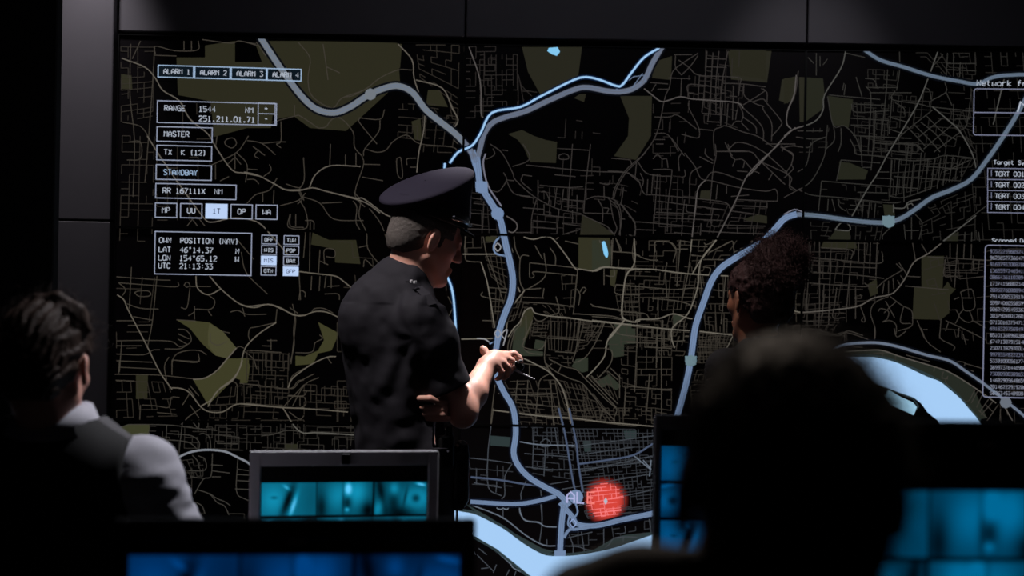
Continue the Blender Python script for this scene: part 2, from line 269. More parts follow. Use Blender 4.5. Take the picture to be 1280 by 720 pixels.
# --- traced map, one feature per line: kind crop[:opts] points
MAP = """
pk A 620,90 820,60 820,200 1000,200 960,90 1010,60 1280,60 1900,70 1920,330 1560,660 1320,640 1210,560 1100,580 1000,470 700,470 440,420 430,170 620,170
pk W 380,60 810,60 800,180 690,230 640,280 490,270 480,370 440,380 350,290 330,200 300,230 240,110
pk W 940,290 1000,290 1040,375 930,365
pk B 930,170 990,150 1000,300 950,290
pk A 60,280 130,290 135,380 60,380
pk A 660,470 1080,480 1060,640 900,640 680,700
pk D 590,270 700,320 880,320 910,480 740,470 740,380 580,350
pk2 E 430,372 560,380 650,390 740,450 830,560 770,630 690,610 600,530 520,430
pk3 E 650,395 740,450 830,560 770,630 690,610 640,540 640,460
pk2 E 770,630 900,630 920,680 905,790 820,760 640,940 600,870 540,770 620,760 700,720
pk2 G 0,360 60,360 50,525 0,530
pk2 G 520,120 660,195 610,310 520,330 490,400 370,410 370,345 430,350 520,310 560,240
pk F 160,100 240,100 235,255 160,260
pk2 F 10,465 100,430 250,430 245,545 120,560
pk F 1150,560 1240,560 1240,610 1150,610
pk X 210,75 510,75 490,230 300,310 240,200
pk X 700,320 860,320 855,520 780,640 670,620 740,520 745,430
pk X 870,150 960,120 955,240 860,230
pk X 1250,90 1430,90 1430,240 1250,210
pk X 140,510 210,490 270,520 330,540 385,550 380,655 250,650 220,580 190,540
pk X 500,310 530,310 520,350 470,330
pk N 800,20 1090,20 1060,230 820,210
pk N 1160,210 1250,190 1200,370 1140,350
pk O 620,310 680,310 680,370 610,370
pk O 900,500 1000,470 1060,480 1060,530 920,510
pk R 0,230 80,220 70,370 0,400
pk R 100,220 260,230 270,330 250,440 140,520 105,520
pk R 290,345 460,370 430,560 400,545 325,545
pk S 370,170 440,180 560,230 540,290 360,290
pk T 160,60 370,60 380,110 150,110 140,100
pk S 340,630 440,630 440,700 290,700
pk S 660,455 730,460 740,530 670,530
pk S 1100,660 1165,640 1160,700 1080,700
pk T 810,160 960,160 950,380 985,330 1010,370 1040,380 1000,420 995,540 940,585 750,580 760,370 810,370
pk T 450,350 510,310 520,410 470,430
pkg Q 110,0 130,60 120,180 30,200 0,210 0,0
pk I 895,470 1000,520 1060,570 1110,605 880,605
pk J 870,25 1080,25 1080,230 1030,240 960,260 870,250
pk J 1080,250 1130,250 1110,370 1080,350
pk J 250,30 330,30 310,70 250,60
pk J 430,720 470,640 500,540 550,505 570,540 560,620 520,720
pkg K 230,60 300,0 330,0 300,150 290,200 420,210 420,240 250,240 215,200
pkg K 370,130 430,140 420,200 360,190
pkg K 870,100 960,110 960,240 890,250 860,180
pkg K 640,260 720,250 720,340 680,350 610,310
pkg K 780,410 860,360 940,440 910,470 850,430 820,450
pkg K 890,30 1010,20 1010,80 930,90
pkg L 830,200 880,200 880,270 840,270
pkg L 260,170 390,180 380,240 260,230
pkg L 1080,140 1160,140 1160,190 1090,190
pkg M 900,370 980,340 1160,320 980,400 900,420 740,440 800,430
pkg M 0,140 160,230 260,300 480,420 560,440 490,460 430,430 250,300 100,220
pkg U 190,150 420,140 560,190 800,260 950,320 1050,400 1140,600 1090,610 960,465 830,355 640,265 400,195 190,195
pkg Q 160,590 290,590 290,690 100,700
pkg Q 540,490 600,510 600,540 540,570
md A 65,175 220,235 290,310 340,390 450,460 520,580 640,680 700,780 800,920 880,940 980,960
md C 880,240 980,265 1100,330 1160,358 1280,358
md B 0,575 90,625 180,630 270,612 360,635 540,682 640,720 720,780
md D 700,0 880,42 930,45 1060,140 1110,165
md C 235,0 330,150 440,310 600,530 660,575 780,550 880,550 980,580 1060,660 1180,800
rd A 65,600 190,630 250,710
md E 35,205 80,240 110,310 230,540 320,720 400,835
md F 400,185 460,190 520,220 590,310 650,345 740,345 830,295 960,298 1140,318 1280,320
md F 1140,320 1250,475 1400,485 1900,520
md E 650,80 730,170 850,265 950,290 1040,268 1130,295 1210,340 1290,342
md G 0,0 60,15 190,3 270,30 370,75 430,75 500,50 580,55 670,95
rd G 480,50 500,30 560,30 620,60
md D 500,530 620,545 740,560 790,590 870,655
rd B 310,215 360,205 400,155 460,150 540,240 550,340 600,400
rd B 0,175 150,135 190,135 310,215
md B 250,610 290,525 390,465 590,470
rd B 600,400 610,460 560,610 560,680 620,740
rd B 210,410 215,560 180,630 200,690 170,720
rd B 390,320 385,465
rd B 490,390 490,462
rd B 560,380 560,465
rd B 580,145 720,155 750,90
rd B 585,150 585,180 700,320
rd B 720,160 710,240 620,350 610,400
rd B 630,355 700,375 760,360 800,310 860,270 910,265 990,320 1200,340 1240,380
rd B 610,455 720,458
rd B 600,540 740,565
md B 1020,120 1010,240 980,370 965,510
rd B 845,410 830,430 840,530 870,540 860,420 845,410
rd B 960,415 900,420 900,460
rd B 920,475 960,475
rd B 60,170 60,300 30,320 60,345
rd B 150,60 150,130
rd B 1170,0 1240,160 1210,190 1235,240 1215,290 1240,320
md W 790,60 860,140 870,230 900,320
md W 880,240 1010,280 1060,380 1090,440 1070,480
rd W 290,50 350,130 340,230 360,320 460,380 510,330 620,290 700,230 790,190 860,190
rd W 415,60 430,160 440,240
rd W 435,175 500,205
md W 1145,75 1200,240 1205,400 1215,430
rd W 520,325 560,320 620,290
rd W 80,50 130,120 100,60
rd W 0,45 80,60
rd A 600,50 790,75 850,60 970,90
rd A 290,150 290,95 420,125 570,120 575,60
rd A 285,155 430,160
rd A 480,60 480,120
rd A 530,60 530,120
rd A 125,80 120,420 150,720 140,1100
rd A 190,60 135,180
rd A 285,100 260,500 220,1000
rd C 110,40 190,40 190,150 100,160
rd C 660,195 830,110 910,0
rd C 830,110 900,190 890,310
rd C 690,80 700,0
rd C 750,40 770,20 810,15 830,50 800,80 760,60 750,40
rd C 820,120 820,220
rd C 820,140 860,190
rd C 770,190 810,150
rd C 940,70 1020,130
rd C 980,90 950,130 980,150
rd C 900,30 1000,50 1090,125
rd C 1000,50 1100,40 1160,40
rd C 900,220 970,225
rd C 900,290 950,290 980,320
rd C 1010,270 1060,230 1050,190
rd C 690,190 690,290
rd C 720,300 780,270
rd C 900,450 960,390 1050,360 1100,280
rd C 1160,320 1250,345 1280,300
rd C 1250,360 1280,430
rd C 1120,465 1240,430 1290,380
rd C 1080,360 1075,450
rd C 1005,380 1005,440
rd C 1190,520 1190,600 1280,610
rd C 1225,520 1225,600
rd C 500,600 560,540 620,600
rd C 540,560 570,600
rd D 500,50 545,130 550,240 430,235 440,150
rd D 520,30 640,75 730,180 930,190
rd D 650,75 790,68
rd D 540,190 595,195 600,250
rd D 545,260 530,440
rd D 575,200 570,530
rd D 500,530 510,720
rd D 865,0 910,60 900,160 950,270 960,380 1050,500
rd D 860,60 885,100 880,200 905,250
rd D 970,110 1050,220 1100,370
rd D 900,370 960,355
rd D 640,385 630,540
rd D 670,480 670,385 735,385 735,435 680,430
rd D 640,460 695,485
rd D 930,500 940,450 990,495 950,455
rd D 585,560 580,655
rd D 640,560 635,660
rd D 680,560 670,640
rd D 715,560 715,640
rd D 500,720 510,660 540,670 540,700
rd D 670,680 760,680 770,720
rd D 690,630 770,625
rd D 90,320 200,450
rd D 115,400 150,540 290,680
rd E 430,372 560,380
rd E 655,460 660,520 710,540 770,515
rd E 740,450 785,460
md E 830,560 770,630 700,710 620,760 540,770
md E 560,80 570,160 640,205 730,165
rd E 640,205 685,245 660,300 550,300
rd E 550,280 550,370
rd E 550,320 510,345
rd E 640,310 665,345
rd E 480,140 500,120 520,140 500,155 480,140
rd E 520,150 660,150
rd E 520,160 500,290 460,290
rd E 45,125 90,170 70,210
rd E 150,190 180,180 240,180 260,200 240,215 180,215 150,190
rd E 30,85 300,105 390,108
rd E 45,125 240,140 430,152 440,120
rd E 130,20 115,300
rd E 300,80 270,380 235,560
rd E 100,265 190,295 310,300
rd E 140,350 270,375
rd E 30,378 140,378
rd E 105,410 270,405
rd E 30,512 200,510 390,515 450,550 520,525 525,480 490,440 440,435
rd E 440,465 515,500
rd E 440,500 500,535
rd E 350,565 450,565 500,540
rd E 30,545 200,545
rd E 30,600 210,605 270,575 320,572
rd E 30,645 270,655
rd E 50,688 300,700
rd E 65,515 50,720
rd E 380,620 350,680 365,780
rd E 400,720 405,640 440,595 520,575 590,580 630,605
rd E 410,640 570,655 575,595
rd E 700,710 830,560 880,560
md E 1095,390 1000,450 920,520 880,580 850,700 800,780 700,850 640,950
rd E 1095,390 960,420 920,430 910,480 925,520
rd E 1100,300 1090,400
rd E 870,290 885,350
rd E 790,320 840,310 900,335 1030,335
rd E 1185,290 1240,330
rd E 1220,350 1210,450 1215,540 1190,650
rd E 880,580 940,630 965,700
rd E 1060,500 1060,570
rd E 1035,510 1100,510
rd E 1000,545 1065,548
rd E 920,575 1130,590
rd G 350,0 370,90 365,180 350,320 340,400
rd G 370,325 480,320 500,260 550,230 530,205
md G 640,350 580,355 480,400 380,470 340,510 320,560
rd G 495,465 400,515 360,560 320,562
rd G 525,490 430,540 350,680
rd G 420,578 500,582
rd G 320,608 420,612 445,580
rd G 400,610 400,680
rd G 430,620 440,665 410,690
rd G 580,355 610,395
md G 0,665 150,680 300,690 480,700 720,720
rd F 20,95 300,100 540,125 620,125
rd F 25,135 150,140
rd F 50,0 45,90
rd F 400,0 400,100
rd F 400,0 570,10 575,0
md F 590,310 660,265 720,190 800,130 850,60 870,0
rd F 500,385 590,325
rd F 460,430 510,380
rd F 110,430 250,430 400,435 560,455 700,470
rd F 0,470 110,430
rd F 800,140 835,170 830,290
rd F 850,155 1060,180 1190,190 1240,140 1280,135
rd F 1180,180 1200,110 1280,55
rd F 1170,240 1280,245
rd F 1145,310 1280,165
rd F 1180,345 1250,395 1280,370
rd F 470,300 520,220
rd F 520,170 580,240
rd F 510,190 550,240
rd F 200,300 290,305 380,315 395,250 450,250
rd F 190,300 185,400
rd F 300,350 430,362
rd F 520,300 580,385
rd F 530,400 575,455 580,400
rd F 245,470 245,530
rd F 370,490 440,495 530,505 580,545 580,600
rd F 320,530 500,545 570,595
rd F 580,495 610,490 650,515 660,600
rd F 710,500 850,515
rd F 700,555 840,560
rd F 1000,505 1080,495 1160,470 1250,475
hv F 410,680 450,645 520,615 600,600 680,600 760,612 840,650 915,690 1000,770
rd H 215,260 250,300 262,350
rd H 255,265 300,290 300,360 190,365
rd H 350,250 340,400 290,420 230,520
rd H 200,405 290,415
rd H 340,325 420,330
rd H 345,365 465,380
rd H 345,405 405,405
rd H 245,490 330,520 380,575 430,600 460,660
rd H 330,515 380,550 430,570 470,598
rd H 520,280 510,500 560,550 620,570
rd H 520,355 600,365
rd H 515,390 610,395
rd H 515,430 600,435
rd H 500,485 600,490
rd H 240,575 280,600 300,650
rd H 45,60 40,180
rd H 150,40 125,260
rd I 280,0 360,60 430,190 450,240 560,340 660,400 740,435 890,465
rd I 480,345 580,360
rd I 300,30 310,70 260,100 240,95
rd I 390,245 440,330 550,350
rd I 360,40 400,45
rd I 430,150 520,120 545,80 500,0
rd I 370,190 390,240 340,315 290,310
rd I 390,240 440,245
rd I 520,140 930,180 1180,190 1220,210 1280,260
rd I 830,0 810,280 800,440
rd I 950,0 920,260 905,460
rd I 740,30 940,42
rd I 740,75 770,65 800,75 800,100 745,100 740,75
rd I 710,205 850,218
rd I 500,205 560,215
rd I 500,205 490,250 560,310
rd I 600,240 600,360
rd I 610,275 790,290 900,285
rd I 620,320 650,320 680,380
rd I 590,370 560,480 555,600
rd I 500,425 640,435
rd I 570,465 840,495
rd I 565,510 720,525
rd I 560,555 720,565
rd I 760,530 890,548
rd I 725,290 710,420
rd I 770,300 755,430
rd I 680,320 670,400
rd I 640,400 640,470
rd I 680,410 675,475
rd I 740,440 725,600
rd I 860,340 860,450
rd I 805,410 860,412
rd I 765,370 910,380
rd I 830,440 830,530
rd I 910,460 1100,465
rd I 920,370 980,350 1080,360 1140,410 1155,520 1140,605
rd I 1000,370 1030,430 1030,520
rd I 1080,370 1100,490 1125,560 1110,600
rd I 1035,425 1070,430 1060,460
rd I 1010,260 1070,270 1080,240
rd I 1040,280 1040,355
rd I 1100,360 1110,300 1180,180 1280,90
rd I 1110,390 1150,400 1170,290
rd I 1150,400 1245,530 1240,610
rd I 1155,500 1180,500
rd I 890,470 985,515 1060,550 1110,605
rd I 760,605 880,570
md I 505,620 570,635 680,620 770,720 840,820 865,840
md J 865,245 980,260 1030,238 1100,238 1280,248
rd I 140,320 110,700
md I 390,480 450,520 460,560 430,590 380,570
rd I 160,360 290,380
rd I 170,395 280,408
rd I 130,460 290,470
rd I 135,530 230,545
rd I 130,565 330,572
rd I 240,370 230,570
rd I 450,590 555,590
md J 65,148 340,148
rd J 115,30 115,170 140,195 220,200
md J 220,200 260,330 290,500 310,640
rd J 235,30 260,160 320,310 370,480 380,560
rd J 580,90 630,180
rd J 680,105 715,160 715,225
rd J 640,140 650,290 550,370 510,385
rd J 545,205 865,240
rd J 540,160 500,155 480,190 480,330 510,390
rd J 545,205 545,300 575,295 570,265 700,275 860,290
rd J 500,385 620,375
rd J 630,440 640,375
rd J 500,435 640,440
md J 405,90 430,130 440,300 480,400
rd J 440,30 450,110 480,180
md J 510,390 440,480 400,560 390,660
rd J 480,470 500,410
rd J 470,465 700,480 840,500
md J 400,700 440,640 480,600 510,530 555,505 580,540 670,560
rd J 520,560 520,680 500,720
rd J 570,560 590,590 630,590 670,560
md J 670,560 820,575 960,595 1080,605 1280,625
rd J 670,560 740,530 720,430
rd J 840,545 1080,560 1160,580
rd J 865,250 850,400 835,550
rd J 860,380 880,420 870,490
rd J 880,400 900,370 920,380 900,410
rd J 1040,245 1040,350
rd J 1105,240 1110,290 1080,295 1050,290
md J 1240,30 1245,200 1190,290 1170,400 1160,560 1240,600 1280,590
md J 1180,585 1080,710
rd J 1120,350 1280,365
rd J 1120,350 1120,410 1280,420
rd J 1100,30 1090,230
rd J 1110,20 1150,130
rd J 1090,130 1230,140 1280,160
rd J 720,50 740,30
rd J 780,60 870,80
rd J 950,480 1000,500 1160,520
rd J 230,400 230,430 390,460
rd J 270,370 400,380
rd J 350,400 410,405
rd J 230,590 310,592
rd J 310,530 360,530
md J 70,715 310,710
rd J 0,430 30,500 0,570
rd K 200,200 230,80 270,30 270,0
rd K 185,230 190,150 230,60
rd K 350,0 290,150 290,180 370,200 420,180 440,130
rd K 290,190 330,220 420,230
rd K 440,130 430,260 460,330 520,410 570,490 600,640
md K 290,255 400,310 470,355 540,440 580,560 605,690
rd K 290,290 420,310 470,350
rd K 430,280 500,340 600,390 680,420 740,490 830,600 900,670
rd K 460,260 560,310 640,330 700,390 760,450 830,520 910,590
rd K 540,310 520,350
rd K 480,290 440,320
rd K 470,355 410,390 390,440 375,600 370,690
rd K 100,430 80,600 70,720
md K 85,600 400,640 620,655 830,680 1280,720
rd K 830,20 770,150 700,250 620,280 640,200 670,0
md K 960,0 900,80 850,140 830,240 770,320 710,380
rd K 850,195 880,210 870,290 780,390 740,370
rd K 770,400 820,460 900,540
rd K 740,370 840,480 920,560
rd K 850,340 920,400
rd K 870,320 940,390
rd K 720,380 860,530 910,590 900,640
rd K 690,0 860,20 1050,45 1280,60
rd K 870,20 920,90 1050,110 1150,120 1280,130
rd K 1050,0 1040,300 1030,480
rd K 1130,360 1110,610
rd K 960,440 1200,460 1280,460
rd K 1220,0 1210,200 1210,640
rd K 1180,50 1175,320
rd K 970,450 960,640
rd K 1100,180 1280,190
rd K 980,150 1180,155
rd K 500,210 640,220
rd K 440,120 700,135
rd K 120,490 300,500 520,490
rd K 250,400 240,500 240,560
rd K 320,400 310,560
rd K 330,300 330,390
rd K 470,400 480,560 490,700
rd K 500,400 550,700
rd K 300,560 520,580
rd K 820,600 800,660
rd K 930,360 930,520
rd L 280,0 260,150 245,300 250,490 330,540
rd L 410,30 540,40 760,60 960,90 1280,130
rd L 530,120 520,370
rd L 600,240 590,420
rd L 570,210 600,190 630,210 620,235 575,235 570,210
rd L 640,0 680,280
hv2 L 680,0 720,160 760,400 780,500
hv2 L 745,0 790,220 800,330 830,520
md L 430,205 560,225 780,230
hv2 L 800,345 980,320 1140,290 1260,220
md L 1140,290 1250,380 1200,320
md L 1250,320 1240,420
rd L 60,300 250,320 390,340
hv2 L 140,425 300,440 450,465 560,480
rd L 400,335 350,420 350,530 330,560
md L 400,335 520,440 570,500
rd L 490,430 450,520 450,560 440,640 480,690 560,700
rd L 570,500 575,560 580,690
rd L 450,360 740,380 1250,330
rd L 160,460 330,490
rd L 175,370 175,470
rd L 300,450 295,520
rd L 470,280 740,300
rd L 620,470 740,450
rd L 700,500 1280,400
rd L 800,600 1280,500
rd L 760,240 1270,170
rd L 790,290 1150,240
rd L 820,390 1280,290
md M 35,150 170,200 260,245 380,340 490,400 580,405
md M 340,160 350,210 380,250 460,262 500,285 590,290
rd M 470,120 480,260 465,380
rd M 510,365 510,400
rd M 580,370 790,320
rd M 640,320 670,400 670,460
rd M 720,300 740,440
rd M 590,405 700,410 760,430 840,430 890,400 920,360 980,350 1100,350 1160,320
rd M 860,250 860,400
rd M 930,330 990,325 990,285
rd M 980,350 980,400
rd M 1140,240 1150,320
md M 205,160 230,145 240,165 230,180 205,175 205,160
md M 245,160 265,148 275,165 265,180 245,175 245,160
rd M 240,180 240,240
rd M 80,460 180,560
rd M 90,420 140,460
rd M 70,460 60,440
md M 90,370 200,440 280,510 310,545 400,585
rd M 200,520 180,570
rd M 280,550 260,590
rd M 320,560 310,590
rd M 105,545 150,540
md N 240,270 290,310 350,355 400,350 480,325 560,340 700,350 860,365 900,400
rd N 600,35 500,100 430,160 410,260 380,330 340,520 300,620 230,720
rd N 470,80 540,130 600,180 770,190 880,200 880,235
rd N 450,50 450,130 490,180
rd N 440,45 560,45
rd N 490,180 550,120 600,50
rd N 660,20 640,300 625,430
rd N 700,30 680,340 665,490
rd N 740,20 720,230 720,440
rd N 800,20 760,230 750,350 750,520
rd N 660,70 790,75
rd N 655,125 790,130
rd N 400,200 550,205
rd N 765,235 900,240 1050,260
rd N 540,330 530,250 600,245 740,265
rd N 610,180 600,340
rd N 490,200 485,320
rd N 535,300 600,310
rd N 280,230 400,240
rd N 320,240 290,290
rd N 330,275 400,275
rd N 540,350 540,400 600,520 610,580 590,600 490,575
rd N 310,460 410,460 450,445 500,470 590,540
rd N 600,540 700,550
rd N 625,435 750,445
rd N 660,490 745,495
rd N 710,720 705,560 750,530 790,520 900,560 1000,590 1100,660
rd N 835,250 830,480
rd N 765,360 750,520
rd N 800,370 790,520
rd N 870,370 900,440 890,490
rd N 860,410 850,480
rd N 810,320 860,325
rd N 880,240 870,320
rd N 750,300 790,300
rd N 905,245 910,320 980,370 1040,390
rd N 900,380 1040,290 1020,270
rd N 960,360 1030,340 1060,370 1150,480 1150,520 1090,590
rd N 1030,390 1040,420 1090,500 1090,620
rd N 900,400 1000,490 1035,550 1035,620
rd N 900,460 980,520 990,570
rd N 890,500 940,550
rd N 820,525 850,490 890,490
rd N 1040,280 1060,300 1060,360
rd N 780,630 810,690 830,720
rd N 810,670 860,630 960,650 1080,720
rd N 720,690 930,690
rd N 310,570 400,580 510,720
rd N 420,600 470,690
rd N 310,610 380,610
rd N 320,640 370,640
md N 1255,180 1240,310 1200,410 1190,500 1220,540
md N 1250,530 1180,590 1060,720 940,850
rd N 1150,650 1240,720
rd N 1250,650 1180,660 1160,690
md O 1140,0 940,195 860,360 730,620 660,720 600,800 560,870
rd O 290,0 200,110 120,190 60,290 40,360
rd O 200,120 250,190 330,212 420,215
rd O 190,120 180,230
rd O 20,95 150,105
rd O 150,110 160,140
rd O 0,180 120,190 200,240 240,330 320,340 600,365 780,390 820,440
rd O 300,170 410,170 425,200 400,400 395,585
rd O 330,200 320,340 305,530
rd O 300,200 290,330
rd O 265,235 260,330
rd O 215,195 235,240 230,280
rd O 300,100 330,70 360,100 390,100 400,160
rd O 360,100 360,160
rd O 490,60 470,100 475,180
rd O 510,60 580,150 620,230 690,245
rd O 620,150 550,200 545,350
rd O 510,170 515,210 490,225
rd O 715,0 720,80 700,180 680,400
rd O 610,85 700,130
rd O 650,30 650,70 700,110
rd O 720,50 940,50 1010,110 1180,270
rd O 800,0 820,80 845,105 830,150
rd O 845,105 900,105 960,170 1010,195
rd O 910,120 900,160
rd O 860,180 930,185
rd O 1100,190 1070,240
rd O 650,240 690,190 760,195 900,245
md O 650,240 600,300 580,450 560,620 550,720
rd O 690,245 870,290 1050,315 1110,300 1130,330 1130,380
rd O 730,270 720,370
rd O 790,280 790,330
rd O 820,350 940,340
rd O 860,370 1060,380 1130,380
rd O 840,410 1060,420
rd O 330,380 780,440
rd O 320,455 690,472
rd O 310,490 770,510
rd O 180,530 210,520 560,550
rd O 180,570 320,575
rd O 180,520 180,610 140,605
rd O 90,400 180,520
rd O 0,360 60,420 80,500 80,610
rd O 0,570 40,600
rd O 510,370 500,470 490,610
rd O 525,400 525,450 580,460
rd O 700,430 690,540 760,545
rd O 760,540 1050,548
rd O 620,580 800,590 1030,600
rd O 620,530 615,610
rd O 860,550 865,600
rd O 970,550 970,610
rd O 810,445 1000,470
rd O 820,490 910,495
rd O 440,590 560,600
rd O 360,385 355,450
rd O 1060,390 1060,430
rd O 1050,0 1250,0
rd O 1150,20 1230,70 1220,140 1190,190 1210,220 1210,290 1240,310
rd O 1000,110 1200,200
rd O 1070,80 1150,150 1190,190
rd O 315,720 320,650 410,655 450,700
rd O 480,720 480,650 550,655
rd O 640,660 660,670 720,640
rd O 680,720 830,645
rd O 880,700 1040,640
rd O 960,640 970,690
rd Q 280,0 270,90 290,185
rd Q 270,90 370,130 440,135
rd Q 430,10 520,15 560,60 540,150
rd Q 420,10 410,190
md Q 0,210 80,180 210,190 400,195 480,205 640,225 910,240
md Q 290,190 225,240 200,490 220,530 280,548 310,530 440,525 540,492 620,515 660,525 710,520
md Q 830,0 740,110 715,190 700,330 640,490 540,580 530,650 550,720
rd Q 80,190 80,300
rd Q 160,300 420,320 550,330 700,320 870,340
rd Q 400,390 560,405 650,430 730,460
rd Q 0,510 130,520 290,550
md Q 0,535 300,570 520,595 720,610 940,635
md Q 220,530 120,640 90,720
rd Q 590,0 565,310
rd Q 665,0 640,220 600,400
rd Q 660,40 770,45
rd Q 660,100 730,108
rd Q 740,130 900,130
rd Q 560,60 640,60
rd Q 780,85 920,10
rd Q 940,10 950,110
rd Q 1060,10 1080,50
rd Q 950,80 1070,35
rd Q 740,180 790,190 780,230
rd Q 820,140 820,220
rd Q 720,210 740,440
rd Q 890,240 860,560
rd Q 300,560 300,720
rd Q 0,440 130,460 230,480 350,490 380,520
rd Q 500,150 490,220 500,390
rd Q 550,400 540,490
rd Q 440,400 440,520
rd Q 480,600 480,720
rd Q 520,600 520,670 620,670
rd Q 615,540 610,670
rd Q 620,640 670,640
rd Q 400,580 400,650
md Q 940,640 900,720
rd Q 50,0 55,20
rd Q 130,0 130,170
rd Q 165,0 195,75 130,75
rd R 95,180 75,330 20,460 20,530 45,560
md R 0,615 60,570 200,520 260,440 270,340 380,160 410,50
rd R 410,60 540,90
rd R 690,170 680,330 650,610
rd R 770,50 770,180 750,310
rd R 540,230 600,240 620,290
rd R 480,220 520,350
rd R 545,280 580,360 560,720
rd R 550,290 760,290
rd R 570,325 850,325
rd R 300,340 640,370
rd R 290,350 330,545 400,545 470,610 500,680 510,720
rd R 470,400 680,410
rd R 450,400 480,455 700,445
rd R 440,495 700,510
rd R 445,540 600,545
rd R 460,610 850,630
rd R 610,440 600,720
rd R 720,350 700,600
rd R 740,315 720,370 900,400 990,420 1280,450
rd R 740,390 800,430 800,470
md R 1025,50 960,230 880,420 700,720 620,870 560,960 440,1170
rd R 940,290 970,310 980,370
rd R 970,410 980,380 1080,320 1070,250
rd R 1080,320 1120,410
rd R 1250,300 1220,530 1170,580
md R 990,420 1120,530 1170,580 1250,720 1280,830 1270,880
rd R 910,520 1010,600 1080,690
rd R 950,480 1060,590 1150,640
rd R 870,540 980,650 1040,720
rd R 820,550 950,690
rd R 990,440 790,600 760,650
rd R 1060,490 900,620
rd R 1120,540 930,700
rd R 1170,590 1000,720
rd R 600,660 720,665
rd R 760,660 880,670 930,720
rd R 710,490 820,520
rd R 710,570 800,600
rd R 1130,400 1130,540
rd R 1140,500 1240,500
rd R 1150,545 1280,550
rd R 90,580 260,580
rd R 80,620 200,635 280,620
rd R 290,540 275,720
rd R 330,540 335,640 280,700
rd R 380,560 380,660 360,720
rd R 0,690 60,680 160,690 200,650 280,620
rd R 160,90 200,130
rd R 240,80 240,150
rd R 215,60 215,210
rd R 290,100 260,140
rd R 410,270 400,340
rd R 390,310 400,260
rd R 1090,60 1080,240
rd R 1130,60 1130,220
rd R 1175,120 1170,220
rd R 1060,70 1000,140
rd R 1080,130 1280,130
rd R 1085,170 1280,180
rd S 440,20 470,80 480,120 580,130 660,140 720,150 870,165 1000,150 1080,130 1280,150
rd S 380,160 640,180
rd S 380,160 350,300
rd S 250,300 490,320 890,350
rd S 250,300 230,500
rd S 100,360 190,395 370,410 700,445 780,440
rd S 100,360 190,290 270,130 280,0
rd S 0,410 110,350
rd S 0,240 50,280 40,330 80,360
rd S 0,90 60,120 50,190 60,220 0,280
rd S 180,40 150,190 90,240
rd S 490,375 690,380
rd S 700,400 800,410 980,350
rd S 600,280 720,285
rd S 620,240 700,240
rd S 520,210 580,210
rd S 510,0 520,200
rd S 600,0 580,230
rd S 620,90 910,120
rd S 650,50 860,60 920,100
rd S 720,160 705,400
rd S 770,160 745,400
rd S 830,60 800,310 800,440
rd S 865,165 840,400
rd S 915,110 890,380
rd S 960,150 940,370
rd S 1005,150 980,350
rd S 1045,145 1020,350
rd S 1085,130 1060,330
rd S 1125,140 1100,310
rd S 1160,150 1140,290
rd S 1190,170 1180,270
rd S 730,270 1190,300
rd S 920,200 1160,220
rd S 360,420 370,470 410,500
rd S 320,420 340,500
rd S 295,420 290,500
rd S 440,460 520,470
rd S 430,490 530,495
rd S 530,430 520,540
rd S 570,440 560,550
rd S 610,450 600,560
md S 730,455 730,510
md S 730,480 800,480 830,440 910,420
md S 820,460 850,450 860,475 830,490 820,460
rd S 860,510 910,560 920,600 900,690
rd S 800,590 810,690
rd S 850,540 850,690
rd S 810,630 900,630
rd S 710,610 660,660 655,690
md S 340,625 380,580 430,590 435,630 340,625
md S 1280,530 1060,700
md T 1030,0 860,140 760,200 700,310 640,390 590,420 490,440 400,490 300,510 30,535 -60,520
rd T 80,170 240,185 520,210 550,170 545,130
rd T 140,105 340,120 340,180
rd T 140,225 510,240
rd T 70,265 400,290 560,310
rd T 60,340 430,365 430,340
rd T 130,60 130,480 125,640
rd T 70,90 40,530
rd T 205,130 190,620
rd T 340,190 310,510
rd T 245,370 230,490 220,570 300,570
rd T 370,370 370,580
rd T 360,440 410,440 400,415
rd T 400,490 430,570 430,600 410,590 420,570
rd T 160,350 150,560
rd T 470,60 465,210
rd T 430,70 430,200
rd T 390,70 390,200
rd T 515,50 505,290
rd T 510,375 570,320 690,250
rd T 660,205 710,280
rd T 640,210 680,250
rd T 590,325 590,410
rd T 560,340 550,410
rd T 620,310 625,380
rd T 650,320 665,350
rd T 670,290 690,320
rd T 700,360 990,385
rd T 715,295 800,300
rd T 600,430 680,490 740,520 750,570 740,630 650,660
rd T 590,430 500,470 470,540 500,640 500,710
rd T 570,460 630,570
rd T 640,465 600,500 560,540
rd T 690,500 670,600 740,610
rd T 520,530 540,510 590,530 580,580 550,600 600,590 640,620 640,680
rd T 850,165 1280,190
rd T 810,80 850,150
rd T 750,70 770,190
rd T 970,180 960,290 1030,295
rd T 1050,80 1030,370
rd T 975,220 1040,222
rd T 970,255 1220,255
rd T 1030,290 1080,310 1240,295
rd T 1000,75 1000,180
rd T 1100,0 1090,180
rd T 1145,0 1140,180
rd T 1190,0 1200,80
rd T 1155,190 1155,250
rd T 1195,190 1190,250
rd T 1070,400 1140,380 1160,430 1165,500 1130,525 1090,515 1080,440 1070,400
rd T 1090,515 1060,560 1110,600 1150,590 1130,525
rd T 1080,440 1150,440
rd T 1040,520 1060,560 1035,610
rd T 1025,450 1060,435
rd T 780,590 830,710
rd T 820,650 850,650
rd T 940,580 930,710
rd T 970,590 1100,650 1240,720
rd T 990,600 970,660
rd T 1060,640 1050,700
rd T 1080,660 1080,710
rd T 1150,590 1240,640
rd T 0,650 100,650 250,690 320,660 420,690
rd T 0,590 130,600
rd U 190,30 190,100
rd U 0,30 100,50 200,30 360,80
rd U 390,0 390,95
rd U 520,0 540,60 600,20
rd U 700,0 740,90 830,160
rd U 830,0 830,70 920,120 915,150
rd U 950,0 950,60
rd U 980,40 1000,110
rd U 180,150 190,125 310,130
md U 190,160 330,150 440,150 560,190 800,262 900,300 1060,400 1200,500
